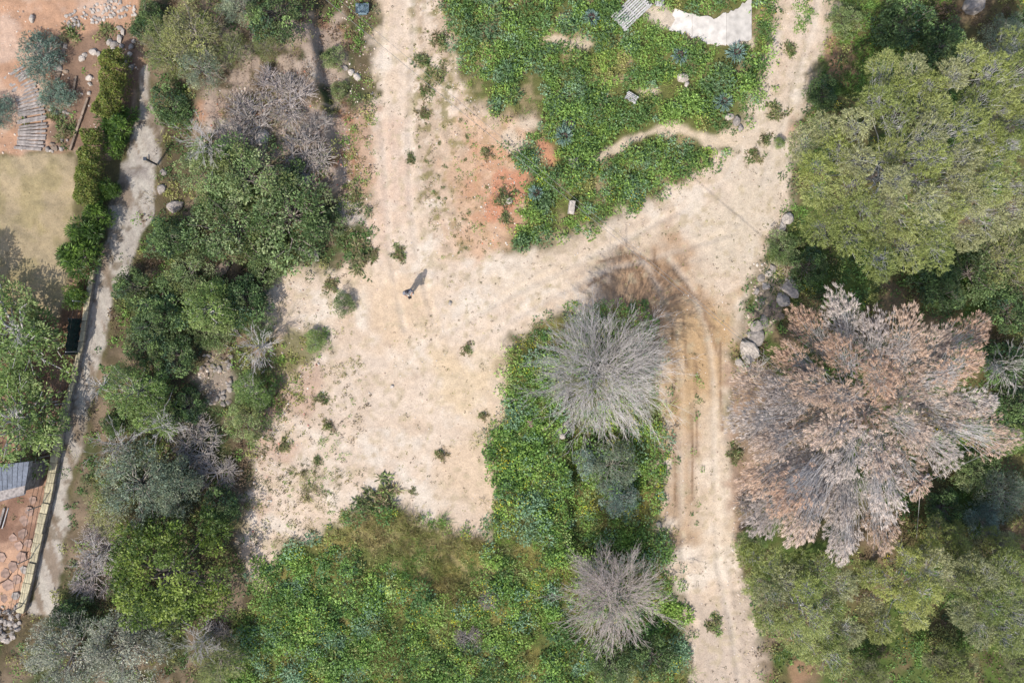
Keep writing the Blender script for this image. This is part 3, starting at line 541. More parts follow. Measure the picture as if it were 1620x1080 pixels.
put('carob', 258, 912, 118, 'large bright glossy green carob tree above the bottom left corner', 4.4)
put('light', 18, 540, 92, 'garden tree with pale bare branches beside the lawn', 3.0); put('light', 20, 672, 86, 'garden tree overhanging the grey shingle roof', 3.2)
put('light', -112, 470, 70, 'garden tree left of the lawn casting its shadow there', 4.2)
for px, py in [(15, 525), (12, 665), (152, 612)]:
    ga, gb = bare(1.1, 1.0, 9, WHITE_T, 1, (4,), .035); x, y = W(px, py, 3); t = bpy.data.objects.new('bare_branch', None); COL.objects.link(t)
    dx = {15: 'garden tree beside the lawn', 12: 'garden tree above the roof', 152: 'light green tree by the lane'}[px]
    zz = gz(x, y); t.location = (x, y, zz+2.0); tag(t, 'spray of white leafless branches standing out of the '+dx, 'branches'); link('limb', ga.mesh('white_limb', WOODC), t)['kind'] = 'stuff'; link('twig', gb.mesh('white_twig', WOODC), t)['kind'] = 'stuff'
    g2 = Geo(); g2.tubes(np.array([[0, 0, -2.0]]), np.array([[0, 0, .15]]), .06, .045, WHITE_T); link('stem', g2.mesh('white_stem', WOODC), t)
for a in [('mastic',1240,392,32,'rounded green shrub on the road bend below the big pine'), ('dark',1278,425,34,'dark shrub between the big pine and the dead pine'), ('dark',1302,148,30,'dark shrub at the upper left foot of the big pine'), ('light',1236,225,10,'tiny yellow flowered bush at the road edge beside the big pine'),
 ('dark',1490,452,44,'dark shrub in the shade between the two big pines'), ('mastic',1545,432,60,'green mastic shrub under the lower edge of the big pine'), ('yellow_olive',1592,412,52,'yellow green shrub at the right edge below the big pine'),
 ('dark',1598,492,40,'dark shrub at the right edge above the grey twigs'), ('mastic',1470,408,34,'small mastic shrub left of the mastic thicket'), ('dark',1592,575,44,'dark shrub with grey twigs right of the dead pine'), ('dark',1602,645,42,'dark shrub at the right edge beside the dead pine'),
 ('light',1600,695,34,'bright green shrub at the right edge below the dead pine'), ('mastic',1545,748,40,'green shrub below the right side of the dead pine'), ('olive',1592,785,42,'grey green shrub at the right edge above the lower pines'), ('dark',1498,805,34,'dark shrub next to the overhead line pole'),
 ('teal',1560,822,36,'bluish green shrub above the lower right pines'), ('mastic',1188,855,26,'small shrub on the right road edge below the dead pine'), ('mastic',1340,30,30,'green shrub right of the road at the top edge'), ('dark',1430,40,50,'dark shaded shrub behind the big pine'), ('dark',1500,70,44,'second dark shaded shrub behind the big pine'), ('olive',1590,60,44,'olive green shrub in the top right corner'),
 ('olive',972,742,44,'dark grey green shrub between the two bare trees'), ('teal',982,795,36,'pale blue green shrub below the dark grey green one'), ('teal',935,735,30,'thin grey twiggy shrub beside the terrace stones'), ('mastic',968,1050,48,'bright green shrub below the lower bare tree'), ('dark',1035,1045,40,'dark shrub at the lower left of the road'),
 ('dry',775,948,20,'small pinkish dry bush in the meadow, upper of two'), ('dry',742,1012,24,'small pinkish dry bush in the meadow, lower of two'), ('dry',1215,690,40,'dry grey brush at the left foot of the dead pine'), ('dry',1195,800,36,'dry grey brush on the road edge below the dead pine')]:
    put(*a)
for px, py, r, lb in [(1500,1058,44,'small pine at the bottom edge left of the shaded gap'), (1372,1066,36,'small pine at the bottom edge under the lower left pine'), (1612,1050,40,'pale green shrub pine in the bottom right corner'), (1492,862,44,'small bright pine top between dead pine and lower pines'), (1572,868,42,'small bright pine top right of the other one')]:
    put('small_pine', px, py, r, lb)
# big pines, living and dead
def big(name, label, poly, h, sp, cols, tw, seed, **kw):
    (x, y), C, pr = lobes(poly, h, sp, seed=seed, rs=kw.pop('rs', .6), jz=kw.pop('jz', .38), ins=kw.pop('ins', .32)); a, b, c = pine(C, pr, h, cols, tw, **kw)
    return tree_of((a.mesh(name+'_crown', LEAF if not kw.get('dead') else DRYLEAF), b.mesh(name+'_branches', WOODC), c.mesh(name+'_trunk', WOODC)), name, label, 'tree', x, y, 0, (1, 1, 1))
PT = A(196,194,190,.72)
big('pine_tree', 'huge yellow green umbrella pine filling the upper right', [(1258,205),(1290,172),(1340,165),(1372,130),(1398,75),(1440,62),(1458,98),(1490,85),(1530,52),(1575,62),(1640,60),(1690,150),(1690,320),(1610,378),(1545,395),(1485,415),(1440,440),(1415,464),(1380,455),(1366,415),(1330,392),(1282,382),(1278,345),(1298,322),(1268,300),(1255,250)], 8.5, 43, c_pine, PT, 1)
big('pine_tree', 'broad pine below the dead brown pine beside the road', [(1165,852),(1200,870),(1260,880),(1330,888),(1352,900),(1348,960),(1402,1000),(1370,1012),(1330,1062),(1290,1052),(1250,1012),(1200,992),(1180,930)], 6.5, 38, c_pine, PT, 2)
big('pine_tree', 'middle one of the three lower right pines', [(1352,885),(1400,892),(1440,850),(1482,860),(1500,920),(1482,972),(1440,1002),(1400,1010),(1352,990)], 6.0, 38, c_pine, PT, 3)
big('pine_tree', 'rightmost of the three lower right pines', [(1490,905),(1530,880),(1562,870),(1640,880),(1665,1000),(1605,1052),(1560,1032),(1510,1002)], 6.0, 38, c_pine, PT, 4)
DT = A(186,180,176,.72)
big('dead_pine_tree', 'large dead pine with brown needles and grey branches beside the road', [(1162,588),(1175,558),(1205,560),(1215,520),(1250,500),(1265,472),(1300,498),(1312,448),(1350,432),(1368,468),(1400,500),(1412,478),(1450,466),(1487,488),(1492,515),(1522,488),(1562,510),(1572,555),(1577,600),(1600,640),(1592,692),(1560,733),(1500,738),(1470,752),(1476,778),(1432,800),(1442,828),(1396,852),(1406,892),(1360,882),(1300,872),(1240,832),(1180,828),(1163,780),(1180,700),(1168,640)],
    7.5, 50, c_dead, DT, 5, ntuft=230, k=11, L=(.1, .22), wd=.02, twn=80, dead=True, rs=.56, jz=.55, ins=.62)
# bare grey trees
def bare_tree(px, py, rpx, h, label, stems=46, name='bare_tree', c=A(190,183,176,.66), kids=(7, 5, 4), foot=None):
    x, y = W(px, py, h*.6); r = rpx*S*(1-.6*h/H); a, b = bare(r, h, stems, c, 3, kids)
    t = bpy.data.objects.new(name, None); COL.objects.link(t); t.location = (x, y, gz(x, y)-.03); tag(t, label, 'tree')
    link('limb', a.mesh('bare_limbs', WOODC), t); link('twig', b.mesh('bare_twigs', WOODC), t)['kind'] = 'stuff'
bare_tree(950, 588, 90, 4.4, 'large grey leafless tree spreading at the road fork')
bare_tree(975, 945, 76, 3.2, 'grey brown leafless tree left of the lower road', 38, c=A(188,176,166,.64))
bare_tree(1590, 575, 34, 2.8, 'grey leafless twigs over dark shrub at the right edge', 10, 'bare_shrub', kids=(4, 3, 3))
bare_tree(1440, 880, 24, 2.4, 'small white leafless shrub between the lower pines', 6, 'bare_shrub', WHITE_T, (3, 3, 2))
for px, py, r, lb in [(338,234,30,'pale twiggy dead shrub above the green mastic mass'), (188,705,22,'dead twigs hanging to the lane beside the olive tree'), (412,545,22,'white dead twigs at the left rim of the pale dirt'), (268,668,20,'dead twigs between the light green trees and dry bush'), (320,1015,26,'white dead twigs beside the carob tree'), (150,880,34,'tangle of grey dead twigs above the lower lane')]: bare_tree(px, py, r, 2.2, lb, 9, 'bare_shrub', WHITE_T, (4, 3, 3))
bare_tree(1190, 592, 34, 1.2, 'white dead branches lying at the road edge by the dead pine', 8, 'bare_shrub', WHITE_T, (4, 3, 2))

# ------------------------------------------------------------------ garden hedge and small plants
def hedge(pts, wd, h, label, cols, frond=False):
    g = Geo(); P = np.array([W(a, b, h*.8) for a, b in pts]); c0 = P.mean(0); st = Geo()
    for a, b in zip(P[:-1], P[1:]):
        Ln = np.linalg.norm(b-a); n = int(Ln*wd*2300*(1 if not frond else .8)); t = R.random(n)[:, None]; nrm = np.array([-(b-a)[1], (b-a)[0]])/Ln
        off = R.uniform(-1, 1, n); wv = wd*(.7+.55*vn(t[:, 0]*Ln/.55, np.sign(off)*3, 400)); p2 = a+(b-a)*t+nrm*(off*wv*.5)[:, None]
        lump = vn(p2[:, 0]/.35, p2[:, 1]/.35, 401); top = h*(1-.22*np.abs(off)**4)+.5*(lump-.6); z = np.where(R.random(n) < .72, top-R.exponential(.05, n), R.uniform(.1, 1, n)*top)
        B = np.stack([p2[:, 0]-c0[0], p2[:, 1]-c0[1], z], 1); D = np.stack([nrm[0]*off, nrm[1]*off, .5+0*off], 1)+R.normal(0, .6, (n, 3))
        Ls = R.uniform(.07, .13, n); g.leaves(B, D, Ls, Ls*.6, pick(cols, n, .25)*(.8+.4*lump[:, None]))
        m = max(2, int(Ln/.5)); tt = (np.arange(m)+.5)[:, None]/m; f = a+(b-a)*tt-c0; f = np.concatenate([f, np.zeros((m, 1))], 1); st.tubes(f-[0, 0, .05], f+[0, 0, h*.9], .03, .015, TW2)
    t = bpy.data.objects.new('hedge', None); COL.objects.link(t); t.location = (c0[0], c0[1], gz(*c0)); tag(t, label, 'hedge'); link('foliage', g.mesh('hedge_foliage', LEAF), t); link('stem', st.mesh('hedge_stems', WOODC), t)
hedge([(170,78),(176,110),(170,150),(158,182)], 1.15, 1.7, 'clipped bright green hedge at the top of the garden', c_hedg)
hedge([(140,203),(142,228)], 1.0, 1.5, 'short clipped hedge block between the two long hedges', c_hedg)
hedge([(138,232),(136,270),(134,322)], 1.05, 1.5, 'clipped green hedge beside the lawn corner', c_hedg)
for px, py, r, lb in [(182,190,30,'feathery dark conifer at the lower end of the top hedge'), (148,338,26,'feathery conifer right below the lawn hedge'), (130,372,32,'dark feathery conifer bulging over the lawn edge'), (122,412,36,'widest feathery conifer on the lawn edge'), (120,468,22,'low dark conifer near the fence'), (178,225,20,'small dark conifer between hedge and lane'), (168,300,20,'dark conifer in the strip between hedge and lane')]: put('cypress', px, py, r, lb)
for px, py, r, lb in [(60,88,42,'grey green rosemary shrub beside the timber boards'), (86,148,30,'smaller grey green rosemary shrub below the larger'), (-12,175,32,'dark grey green shrub left of the timber boards')]: put('rosemary', px, py, r, lb)
put('dark', 225, 45, 24, 'narrow dark shrub at the garden top corner')
put('mastic', 543, 482, 21, 'round dense green bush alone on the pale left clearing', .8); put('light', 497, 540, 20, 'bright green bush below the round bush on the left clearing', .7)
TUFT = [(572,408,20,'bright green weed clump at the corner of the track'), (556,388,18,'dark green weed clump next to the corner of the track'),
 (698,720,11,'lone round weed in the middle of the lower clearing'), (608,788,24,'spiky green weed at the lower rim of the clearing'), (580,800,18,'brown green weed left of the spiky one'), (652,778,6,'tiny dark weed near the spiky weed'), (520,676,10,'flat weed at left of the clearing'), (507,632,10,'weed on the pinkish rubble'),
 (525,452,12,'grey leaved weed above the round bush'), (668,178,11,'round weed right of the upper track'), (650,250,10,'weed on the upper track, lowest of three'), (668,95,12,'brown tinged weed high on the upper track'), (692,115,15,'green weed clump at the right of the upper track'), (700,62,14,'weed at the field corner near the top'),
 (676,140,11,'dark flat weed between two others on the upper track'), (796,312,16,'grey green weed on the red earth'), (770,242,10,'small weed left of the red earth'), (632,402,14,'weed clump above the standing person'), (1252,76,13,'upper green weed between the wheel tracks'), (1230,176,15,'largest green weed between the wheel tracks'),
 (1216,218,10,'lower small weed between the wheel tracks'), (1196,246,12,'flat weed at the lower end of the wheel track strip'), (1160,720,13,'green weed at the right edge of the lower road'), (765,658,8,'dark weed near the meadow corner'), (450,706,11,'small weed at the left rim of the clearing'), (502,728,8,'small weed above the grassy patch'),
 (172,48,14,'bright green garden plant near the pale path'), (115,50,16,'yellowish garden plant below the pale path'), (100,208,17,'bright green garden plant beside the rockery'), (80,178,11,'yellow green garden plant beside the timber boards'),
 (590,400,10,'weed at the left rim of the upper track'), (560,310,14,'weed on the stony bank'), (800,345,9,'weed under the red earth'), (1130,990,14,'low weeds in the middle of the road at the bottom'), (740,550,9,'small flat weed at the centre of the clearing')]
for i, (px, py, r, lb) in enumerate(TUFT):
    x, y = W(px, py, .15); s = r*S/.6*1.35; o = link('weed_clump', PROTO['weed'][i % 7][0], None, (x, y, gz(x, y)-.02), (0, 0, R.uniform(0, 6.28)), (s*R.uniform(.9, 1.25), s*R.uniform(.75, 1), s**.8*.85)); tag(o, lb, 'plant', 'single weed clumps')
n = 0
while n < 120:
    px, py = R.uniform(600, 810), R.uniform(0, 400)
    q = sdf(rough, np.array([px]), np.array([py]))[0]
    if q < 2: continue
    x, y = W(px, py); s = .08+.3*R.random()**2; o = link('weed_tuft', PROTO['weed'][n % 7][0], None, (x, y, gz(x, y)-.02), (0, 0, R.uniform(0, 6.28)), (s*R.uniform(.8, 1.5), s*R.uniform(.6, 1), s*.55)); n += 1
    tag(o, 'tiny weed tuft on the stony strip right of the upper track', 'plant', 'tiny tufts along the upper track')
# rosette thistles
def rosette(px, py, rpx, label, c, heart):
    g = Geo(); r = rpx*S*.72; k = 90; q = R.uniform(0, 6.28, k); el = R.uniform(.1, 1.1, k); D = np.stack([np.cos(q)*np.cos(el), np.sin(q)*np.cos(el), np.sin(el)], 1)
    for t in range(4):
        g.leaves(D*r*.22*t+[0, 0, .12], D-[0, 0, .15*t], r*.34*R.uniform(.6, 1.3, k), r*(.13-.02*t), np.asarray(c)*R.uniform(.75, 1.25, (k, 1)), 1.2)
    h = Geo(); d = unit(40, .2, 1); h.leaves(d*[.1, .1, .15]+[0, 0, .3], d, .16, .06, np.asarray(heart)*R.uniform(.7, 1.2, (40, 1)))
    x, y = W(px, py, .3); t = bpy.data.objects.new('thistle_plant', None); COL.objects.link(t); t.location = (x, y, gz(x, y)); tag(t, label, 'plant'); link('leaves', g.mesh('thistle_leaves', LEAF), t); link('heart', h.mesh('thistle_heart', LEAF), t)
BG = A(118,142,132,.56)
for px, py, r, lb in [(892,215,26,'blue green thistle rosette beside the red earth strip'), (1146,160,25,'blue green thistle rosette near the road in the upper field'), (1166,82,26,'blue green thistle rosette under the white concrete slab'), (848,305,20,'blue green thistle rosette by the red earth patch'), (1076,88,22,'purple hearted thistle in the middle of the upper field'), (935,30,22,'thistle rosette left of the pale pallet'), (900,195,18,'thistle rosette above the one by the red strip')]:
    rosette(px, py, r, lb, BG, A(118,96,88,.4))

# ------------------------------------------------------------------ stones, boards, walls, fence, shed
def stone_mesh(name, mat, flat=.6):
    bm = bmesh.new(); bmesh.ops.create_icosphere(bm, subdivisions=2, radius=1)
    off = R.normal(0, 1, (6, 3)); off /= np.linalg.norm(off, axis=1, keepdims=True); lim = R.uniform(.55, .85, 6)
    for v in bm.verts:
        p = np.array(v.co)
        for o, l in zip(off, lim):
            dd = p@o
            if dd > l: p = p-o*(dd-l)
        v.co = p*np.array([1, .8, flat])*R.uniform(.95, 1.05)
    me = bpy.data.meshes.new(name); bm.to_mesh(me); bm.free(); me.materials.append(mat); return me
ST = {k: [stone_mesh(k+'_stone', m, f) for _ in range(4)] for k, m, f in [('grey', M_STONE, .6), ('white', M_WHITE, .6), ('brown', M_BROWN, .5)]}
nst = [0]
def stone(px, py, rpx, kind, label=None, group=None, parent=None, z=None, flat=1.0, name='rock'):
    x, y = W(px, py); s = rpx*S; zz = gz(x, y)+s*.15 if z is None else z; nst[0] += 1
    o = link(name, ST[kind][nst[0] % 4], parent, (x, y, zz), (R.normal(0, .15), R.normal(0, .15), R.uniform(0, 6.28)), (s*R.uniform(.85, 1.15), s, s*flat))
    if label: tag(o, label, 'rock', group)
    return o
for px, py, r, k, lb in [(1080,124,11,'white','white boulder in the green upper field'), (1087,133,6,'white','small white rock touching the white boulder'), (1155,184,8,'white','pale rock at the field edge below the thistle'), (1166,190,9,'grey','grey rock at the field edge next to the pale one'), (1172,202,7,'grey','grey rock where the pale strip meets the road'),
 (52,30,7,'white','white rock at the top left garden corner'), (352,424,15,'brown','flat brown stone in the thicket'), (255,300,10,'grey','pale rock right of the lane bend'), (276,325,14,'grey','angular grey slab right of the lane'), (258,272,8,'grey','small grey rock above the lane bend rocks'), (420,222,16,'white','pale flat rock in the dry brush'),
 (555,115,7,'white','white stone on the cut bank, left of two'), (564,122,8,'white','white stone on the cut bank, right of two'), (545,108,6,'grey','grey stone above the white bank stones'), (482,290,15,'grey','grey outcrop in front of the largest mastic shrub'), (1540,8,22,'grey','grey outcrop at the top right edge'), (1245,345,14,'white','pale rock on the road edge below the big pine'), (1238,360,9,'white','pale rock under the other at the road edge'),
 (898,650,7,'white','uppermost pale stone of the terrace edge'), (894,668,8,'white','middle pale stone of the terrace edge'), (890,688,8,'white','lowest pale stone of the terrace edge'), (838,668,9,'brown','tan stone in the weeds left of the terrace edge'), (858,676,7,'brown','smaller tan stone in the weeds'), (1043,830,6,'grey','pale stone beside the lower road, upper'), (1040,856,7,'grey','pale stone beside the lower road, lower'), (712,480,5,'white','small white stone right of the standing person'), (620,611,4,'white','tiny white stone in the clearing'), (806,318,7,'white','pale stone on the red earth')]:
    stone(px, py, r, k, lb)
EDGE = [(1182,555,20,'white'),(1194,538,18,'grey'),(1182,568,12,'white'),(1168,572,9,'grey'),(1196,518,13,'grey'),(1208,508,11,'grey'),(1214,496,12,'brown'),(1228,486,13,'brown'),(1240,474,17,'white'),(1250,458,16,'grey'),(1252,448,10,'white'),(1232,502,10,'brown'),(1212,452,8,'white'),(1204,440,8,'grey'),(1216,434,8,'white'),(1222,424,7,'grey'),(1196,462,7,'white'),(1192,498,9,'brown'),(1206,478,7,'grey'),(1186,530,8,'white')]+[]
ORD = ['lowest', 'second', 'third', 'fourth', 'fifth', 'sixth', 'seventh', 'eighth', 'ninth', 'tenth', 'eleventh', 'twelfth', 'thirteenth', 'fourteenth', 'fifteenth', 'sixteenth', 'seventeenth', 'eighteenth', 'nineteenth', 'topmost']
for i, (px, py, r, k) in enumerate(sorted(EDGE, key=lambda e: -e[1])): stone(px, py, r, k, '%s rock from the lower end of the roadside outcrop' % ORD[i], 'rocks of the roadside outcrop', flat=.55)
for i, (px, py, r) in enumerate([(139,146,5),(141,133,5),(140,122,7),(128,92,7),(133,87,6),(158,88,6),(150,83,8)]): stone(px, py, r, 'white', '%s white edging stone of the garden bed, counted from the bottom' % ORD[i], 'white garden edging stones')
for px, py, r in [(175,68,6),(182,72,8),(190,64,7),(193,75,6),(180,80,6),(190,45,5),(195,52,6),(208,75,6),(206,86,5),(212,66,5),(198,100,7),(207,106,6)]: stone(px, py, r, R.choice(['grey', 'white']), 'pale stone in the heap at the garden top', 'stone heap at the garden top')
for i in range(26): stone(R.uniform(86, 104), 62+i*2.5, R.uniform(3.5, 6), R.choice(['brown', 'brown', 'grey']), 'brown stone in the row beside the rosemary', 'row of brown garden stones')
for i in range(20): stone(R.uniform(72, 112), R.uniform(155, 192) if i % 2 else R.uniform(215, 244), R.uniform(3, 5.5), R.choice(['grey', 'white', 'brown']), 'small stone of the rockery beside the timber boards', 'garden rockery stones')
for i in range(46): stone(R.uniform(-6, 34), R.uniform(955, 1015), R.uniform(3, 7), R.choice(['grey', 'white', 'grey']), 'grey rubble stone at the lower end of the garden wall', 'rubble at the wall end')
for i in range(44):
    px, py = R.uniform(300, 368), R.uniform(560, 640)
    if px < 368-(py-560)*.3: px += 20
    stone(min(px, 364), py, R.uniform(3, 6), R.choice(['grey', 'brown']), 'stone of the rubble strip in the thicket', 'rubble strip in the thicket')
# loose stones too many to count
bm = Geo(); g = Geo()
def pebbles(poly, dens, size, cols, seed, thr=.45):
    P = np.asarray(poly, float); x0, y0 = np.maximum(P.min(0), [-60, -50]); x1, y1 = np.minimum(P.max(0), [1680, 1130]); n = int((x1-x0)*(y1-y0)*S*S*dens)
    px = R.uniform(x0, x1, n); py = R.uniform(y0, y1, n); x, y = W(px, py); k = (sdf(poly, px, py) > 0) & (fbm(x/.9, y/.9, 500+seed, 3)+R.normal(0, .05, n) > thr); x, y = x[k], y[k]; n = len(x)
    s = size[0]+(size[1]-size[0])*R.random(n)**3; z = ground_z(x, y); c = np.asarray(cols)[R.integers(0, len(cols), n)]*R.uniform(.8, 1.1, (n, 1)); q = R.uniform(0, 6.28, n)
    cor = np.array([[-1, -1, -.5], [1, -1, -.5], [1, 1, -.5], [-1, 1, -.5], [-.6, -.6, .6], [.6, -.6, .6], [.6, .6, .6], [-.6, .6, .6]])
    V = cor[None]*R.uniform(.6, 1.2, (n, 8, 3))*s[:, None, None]; X2 = V[..., 0]*np.cos(q)[:, None]-V[..., 1]*np.sin(q)[:, None]; Y2 = V[..., 0]*np.sin(q)[:, None]+V[..., 1]*np.cos(q)[:, None]
    V = np.stack([X2+x[:, None], Y2+y[:, None], V[..., 2]*.8+z[:, None]], -1).reshape(-1, 3)
    F = np.array([[4, 5, 6, 7], [0, 1, 5, 4], [1, 2, 6, 5], [2, 3, 7, 6], [3, 0, 4, 7]]); F = (np.arange(n)[:, None, None]*8+F[None]).reshape(-1, 4); g.add(V, F, np.repeat(c, 5, 0))
PC = [A(226,208,188), A(208,188,168), A(176,152,132), A(236,224,208)]
pebbles(DIRT, 9, (.01, .05), PC, 1); pebbles(rough, 16, (.012, .055), PC+[A(150,130,112,.6)], 2, .4)
pebbles([(540,0),(605,0),(592,150),(585,300),(595,390),(560,430),(530,330),(545,200)], 26, (.015, .07), PC, 3, .36)
pebbles([(330,150),(540,100),(560,300),(480,310),(330,230)], 18, (.015, .08), PC+[A(200,140,110,.6)], 4, .42); pebbles([(410,560),(520,540),(520,660),(470,700),(420,840),(390,900)], 18, (.02, .09), PC+[A(190,140,120,.6)], 5, .4)
pebbles([(1195,405),(1262,420),(1230,500),(1170,575),(1165,540)], 26, (.02, .11), PC, 6, .35); pebbles([(1152,560),(1170,560),(1175,860),(1205,1080),(1185,1080),(1155,860)], 20, (.02, .08), PC, 7, .4)
pebbles([(760,250),(840,260),(840,345),(800,400),(760,390)], 26, (.015, .07), PC+[A(220,150,110,.6)], 8, .36); pebbles(pebbles_later, 40, (.02, .1), PC, 12, .2); pebbles(SOIL, 8, (.02, .08), PC, 9, .5); pebbles([(440,425),(570,430),(560,520),(420,540)], 10, (.02, .07), PC, 10, .4)
tag(link('loose_stones', g.mesh('loose_stones', WOODC)), 'loose pale pebbles and stones strewn over tracks and banks', 'stones', kind='stuff')

def box_mesh(name, lx, ly, lz, mat, bev=.01, jit=0.0):
    bm = bmesh.new(); bmesh.ops.create_cube(bm, size=1)
    for v in bm.verts: v.co = Vector((v.co.x*lx, v.co.y*ly, v.co.z*lz))+Vector(R.normal(0, 1, 3)*jit)
    if bev: bmesh.ops.bevel(bm, geom=list(bm.edges), offset=bev, segments=1, affect='EDGES')
    me = bpy.data.meshes.new(name); bm.to_mesh(me); bm.free(); me.materials.append(mat); return me
def empty(name, x, y, z, label, cat, group=None):
    t = bpy.data.objects.new(name, None); COL.objects.link(t); t.location = (x, y, z); tag(t, label, cat, group); return t
def bar(name, p, q, wd, th, mat, parent, org, bev=.008):
    p = np.array(p)-org; q = np.array(q)-org; Ln = np.linalg.norm(q-p); m = (p+q)/2; D = Vector((q-p).tolist()).normalized()
    o = link(name, box_mesh(name, Ln, wd, th, mat, bev, .004), parent, m.tolist()); o.rotation_euler = D.to_track_quat('X', 'Z').to_euler(); return o
# timber boards fanning round a bend
le = [(8,122),(14,132),(21,146),(27,165),(29,190),(27,215),(21,236)]; re_ = [(36,103),(46,114),(56,132),(66,155),(74,182),(73,210),(66,241)]
def along(pl, t):
    P = np.array(pl, float); d = np.r_[0, np.cumsum(np.linalg.norm(np.diff(P, axis=0), axis=1))]; t = np.asarray(t)*d[-1]; return np.stack([np.interp(t, d, P[:, 0]), np.interp(t, d, P[:, 1])], -1)
x, y = W(45, 180); z0 = gz(x, y)+.1; org = np.array([x, y, z0]); t = empty('timber_deck', x, y, z0, 'curved walkway of weathered grey boards in the garden', 'walkway')
for i in range(24):
    a = along(le, (i+.5)/24)+R.normal(0, 1.2, 2); b = along(re_, (i+.5)/24)+R.normal(0, 1.2, 2); ax, ay = W(*a); bx, by = W(*b)
    bar('board', (ax, ay, z0+R.uniform(-.01, .02)), (bx, by, z0+R.uniform(-.01, .02)), .15*R.uniform(.75, 1.1), .05, M_WOOD, t, org)
for f in (.2, .8):
    for i in range(5):
        a = along(le, i/5)*(1-f)+along(re_, i/5)*f; b = along(le, (i+1)/5)*(1-f)+along(re_, (i+1)/5)*f; bar('joist', (*W(*a), z0-.08), (*W(*b), z0-.08), .08, .1, M_WOOD, t, org)
for (p, q, lb) in [((119,120),(112,155),'dark weathered sleeper edging the soil bed, upper'), ((138,155),(110,238),'long dark sleeper edging beside the hedge')]:
    a, b = W(*p), W(*q); m = ((a[0]+b[0])/2, (a[1]+b[1])/2); o = np.array([*m, gz(*m)+.04]); t = empty('timber_edging', *o, lb, 'edging')
    for k in range(3): bar('sleeper', (a[0]+(b[0]-a[0])*k/3, a[1]+(b[1]-a[1])*k/3, o[2]), (a[0]+(b[0]-a[0])*(k+.97)/3, a[1]+(b[1]-a[1])*(k+.97)/3, o[2]), .12, .16, M_BROWN, t, o)
# pale rubble path at the top left
x, y = W(160, 24); t = empty('rubble_path', x, y, gz(x, y), 'curved pale rubble stone path at the top of the garden', 'path')
up_ = [(98,34),(120,16),(150,8),(185,2),(217,8)]; lo_ = [(112,44),(132,46),(162,33),(190,29),(216,26)]
for i in range(90):
    f = R.random(); a = along(up_, f); b = along(lo_, f); p = a+(b-a)*R.random(); s = R.uniform(2.2, 4.2)*S; qx, qy = W(*p)
    link('stone', ST['white' if i % 3 else 'grey'][i % 4], t, (qx-x, qy-y, gz(qx, qy)-t.location.z+.02), (0, 0, R.uniform(0, 6)), (s, s, s*.6))
# garden wall with coping blocks, fence posts, wires and screen
WL = [(153,428),(142,490),(133,550),(118,612),(104,668),(94,722),(81,790),(66,850),(50,915),(37,966)]
cx, cy = W(95, 700); org = np.array([cx, cy, gz(cx, cy)]); t = empty('garden_wall', *org, 'low yellowish stone wall with coping along the lane', 'wall')
nb = 34; pw = along(WL, np.linspace(0, 1, nb+1))
for i in range(nb):
    a = W(*pw[i]); b = W(*(pw[i]+(pw[i+1]-pw[i])*.975)); m = ((a[0]+b[0])/2, (a[1]+b[1])/2); zz = gz(*m)
    wd = .42 if i > 12 else .26
    bar('coping_block', (*a, zz+.34), (*b, zz+.34), wd*R.uniform(.95, 1.05), .1, M_COPING, t, org, .015); bar('wall_block', (*a, zz+.1), (*b, zz+.1), wd-.06, .38, M_STONE, t, org)
FP = [(140,478),(129,556),(113,636),(90,717),(72,797),(54,880),(40,955)]; tops = []
cx, cy = W(100, 690); org = np.array([cx, cy, gz(cx, cy)]); t = empty('wire_fence', *org, 'wire fence with pale steel posts on the garden wall', 'fence')
for p in FP:
    bx, by = W(*p); zz = gz(bx, by); tops.append((bx, by, zz)); bar('post', (bx, by, zz+.3), (bx, by, zz+1.55), .05, .05, M_METAL, t, org, .006)
for k, zz in enumerate((.55, .95, 1.4)):
    g = Geo(); P = np.array([(a, b, c+zz) for a, b, c in tops])-org; g.tubes(P[:-1], P[1:], .012, .012, A(60,58,56)); link('wire', g.mesh('fence_wire', WOODC), t)
def sheet(name, p, q, z0, z1, mat, parent, org, n=14, amp=.04):
    bm = bmesh.new(); rows = []
    for i in range(n+1):
        f = i/n; x = p[0]+(q[0]-p[0])*f; y = p[1]+(q[1]-p[1])*f; rows.append([bm.verts.new((x-org[0]+amp*math.sin(i*1.9+j), y-org[1]+amp*math.cos(i*1.3+j*2), z0+(z1-z0)*j/4-org[2])) for j in range(5)])
    for i in range(n):
        for j in range(4): bm.faces.new((rows[i][j], rows[i+1][j], rows[i+1][j+1], rows[i][j+1]))
    bmesh.ops.solidify(bm, geom=list(bm.faces), thickness=.01); me = bpy.data.meshes.new(name); bm.to_mesh(me); bm.free(); me.materials.append(mat); return link(name, me, parent)
p, q = W(134, 505), W(128, 560); o = np.array([*p, gz(*p)]); s = empty('privacy_screen', *o, 'dark green privacy screen hung on the fence', 'screen'); sheet('screen_cloth', p, q, o[2]+.3, o[2]+1.55, M_SCREEN, s, o)
for e in (p, q): bar('screen_rail', (e[0], e[1], o[2]), (e[0], e[1], o[2]+1.6), .04, .04, M_DARKMETAL, s, o)
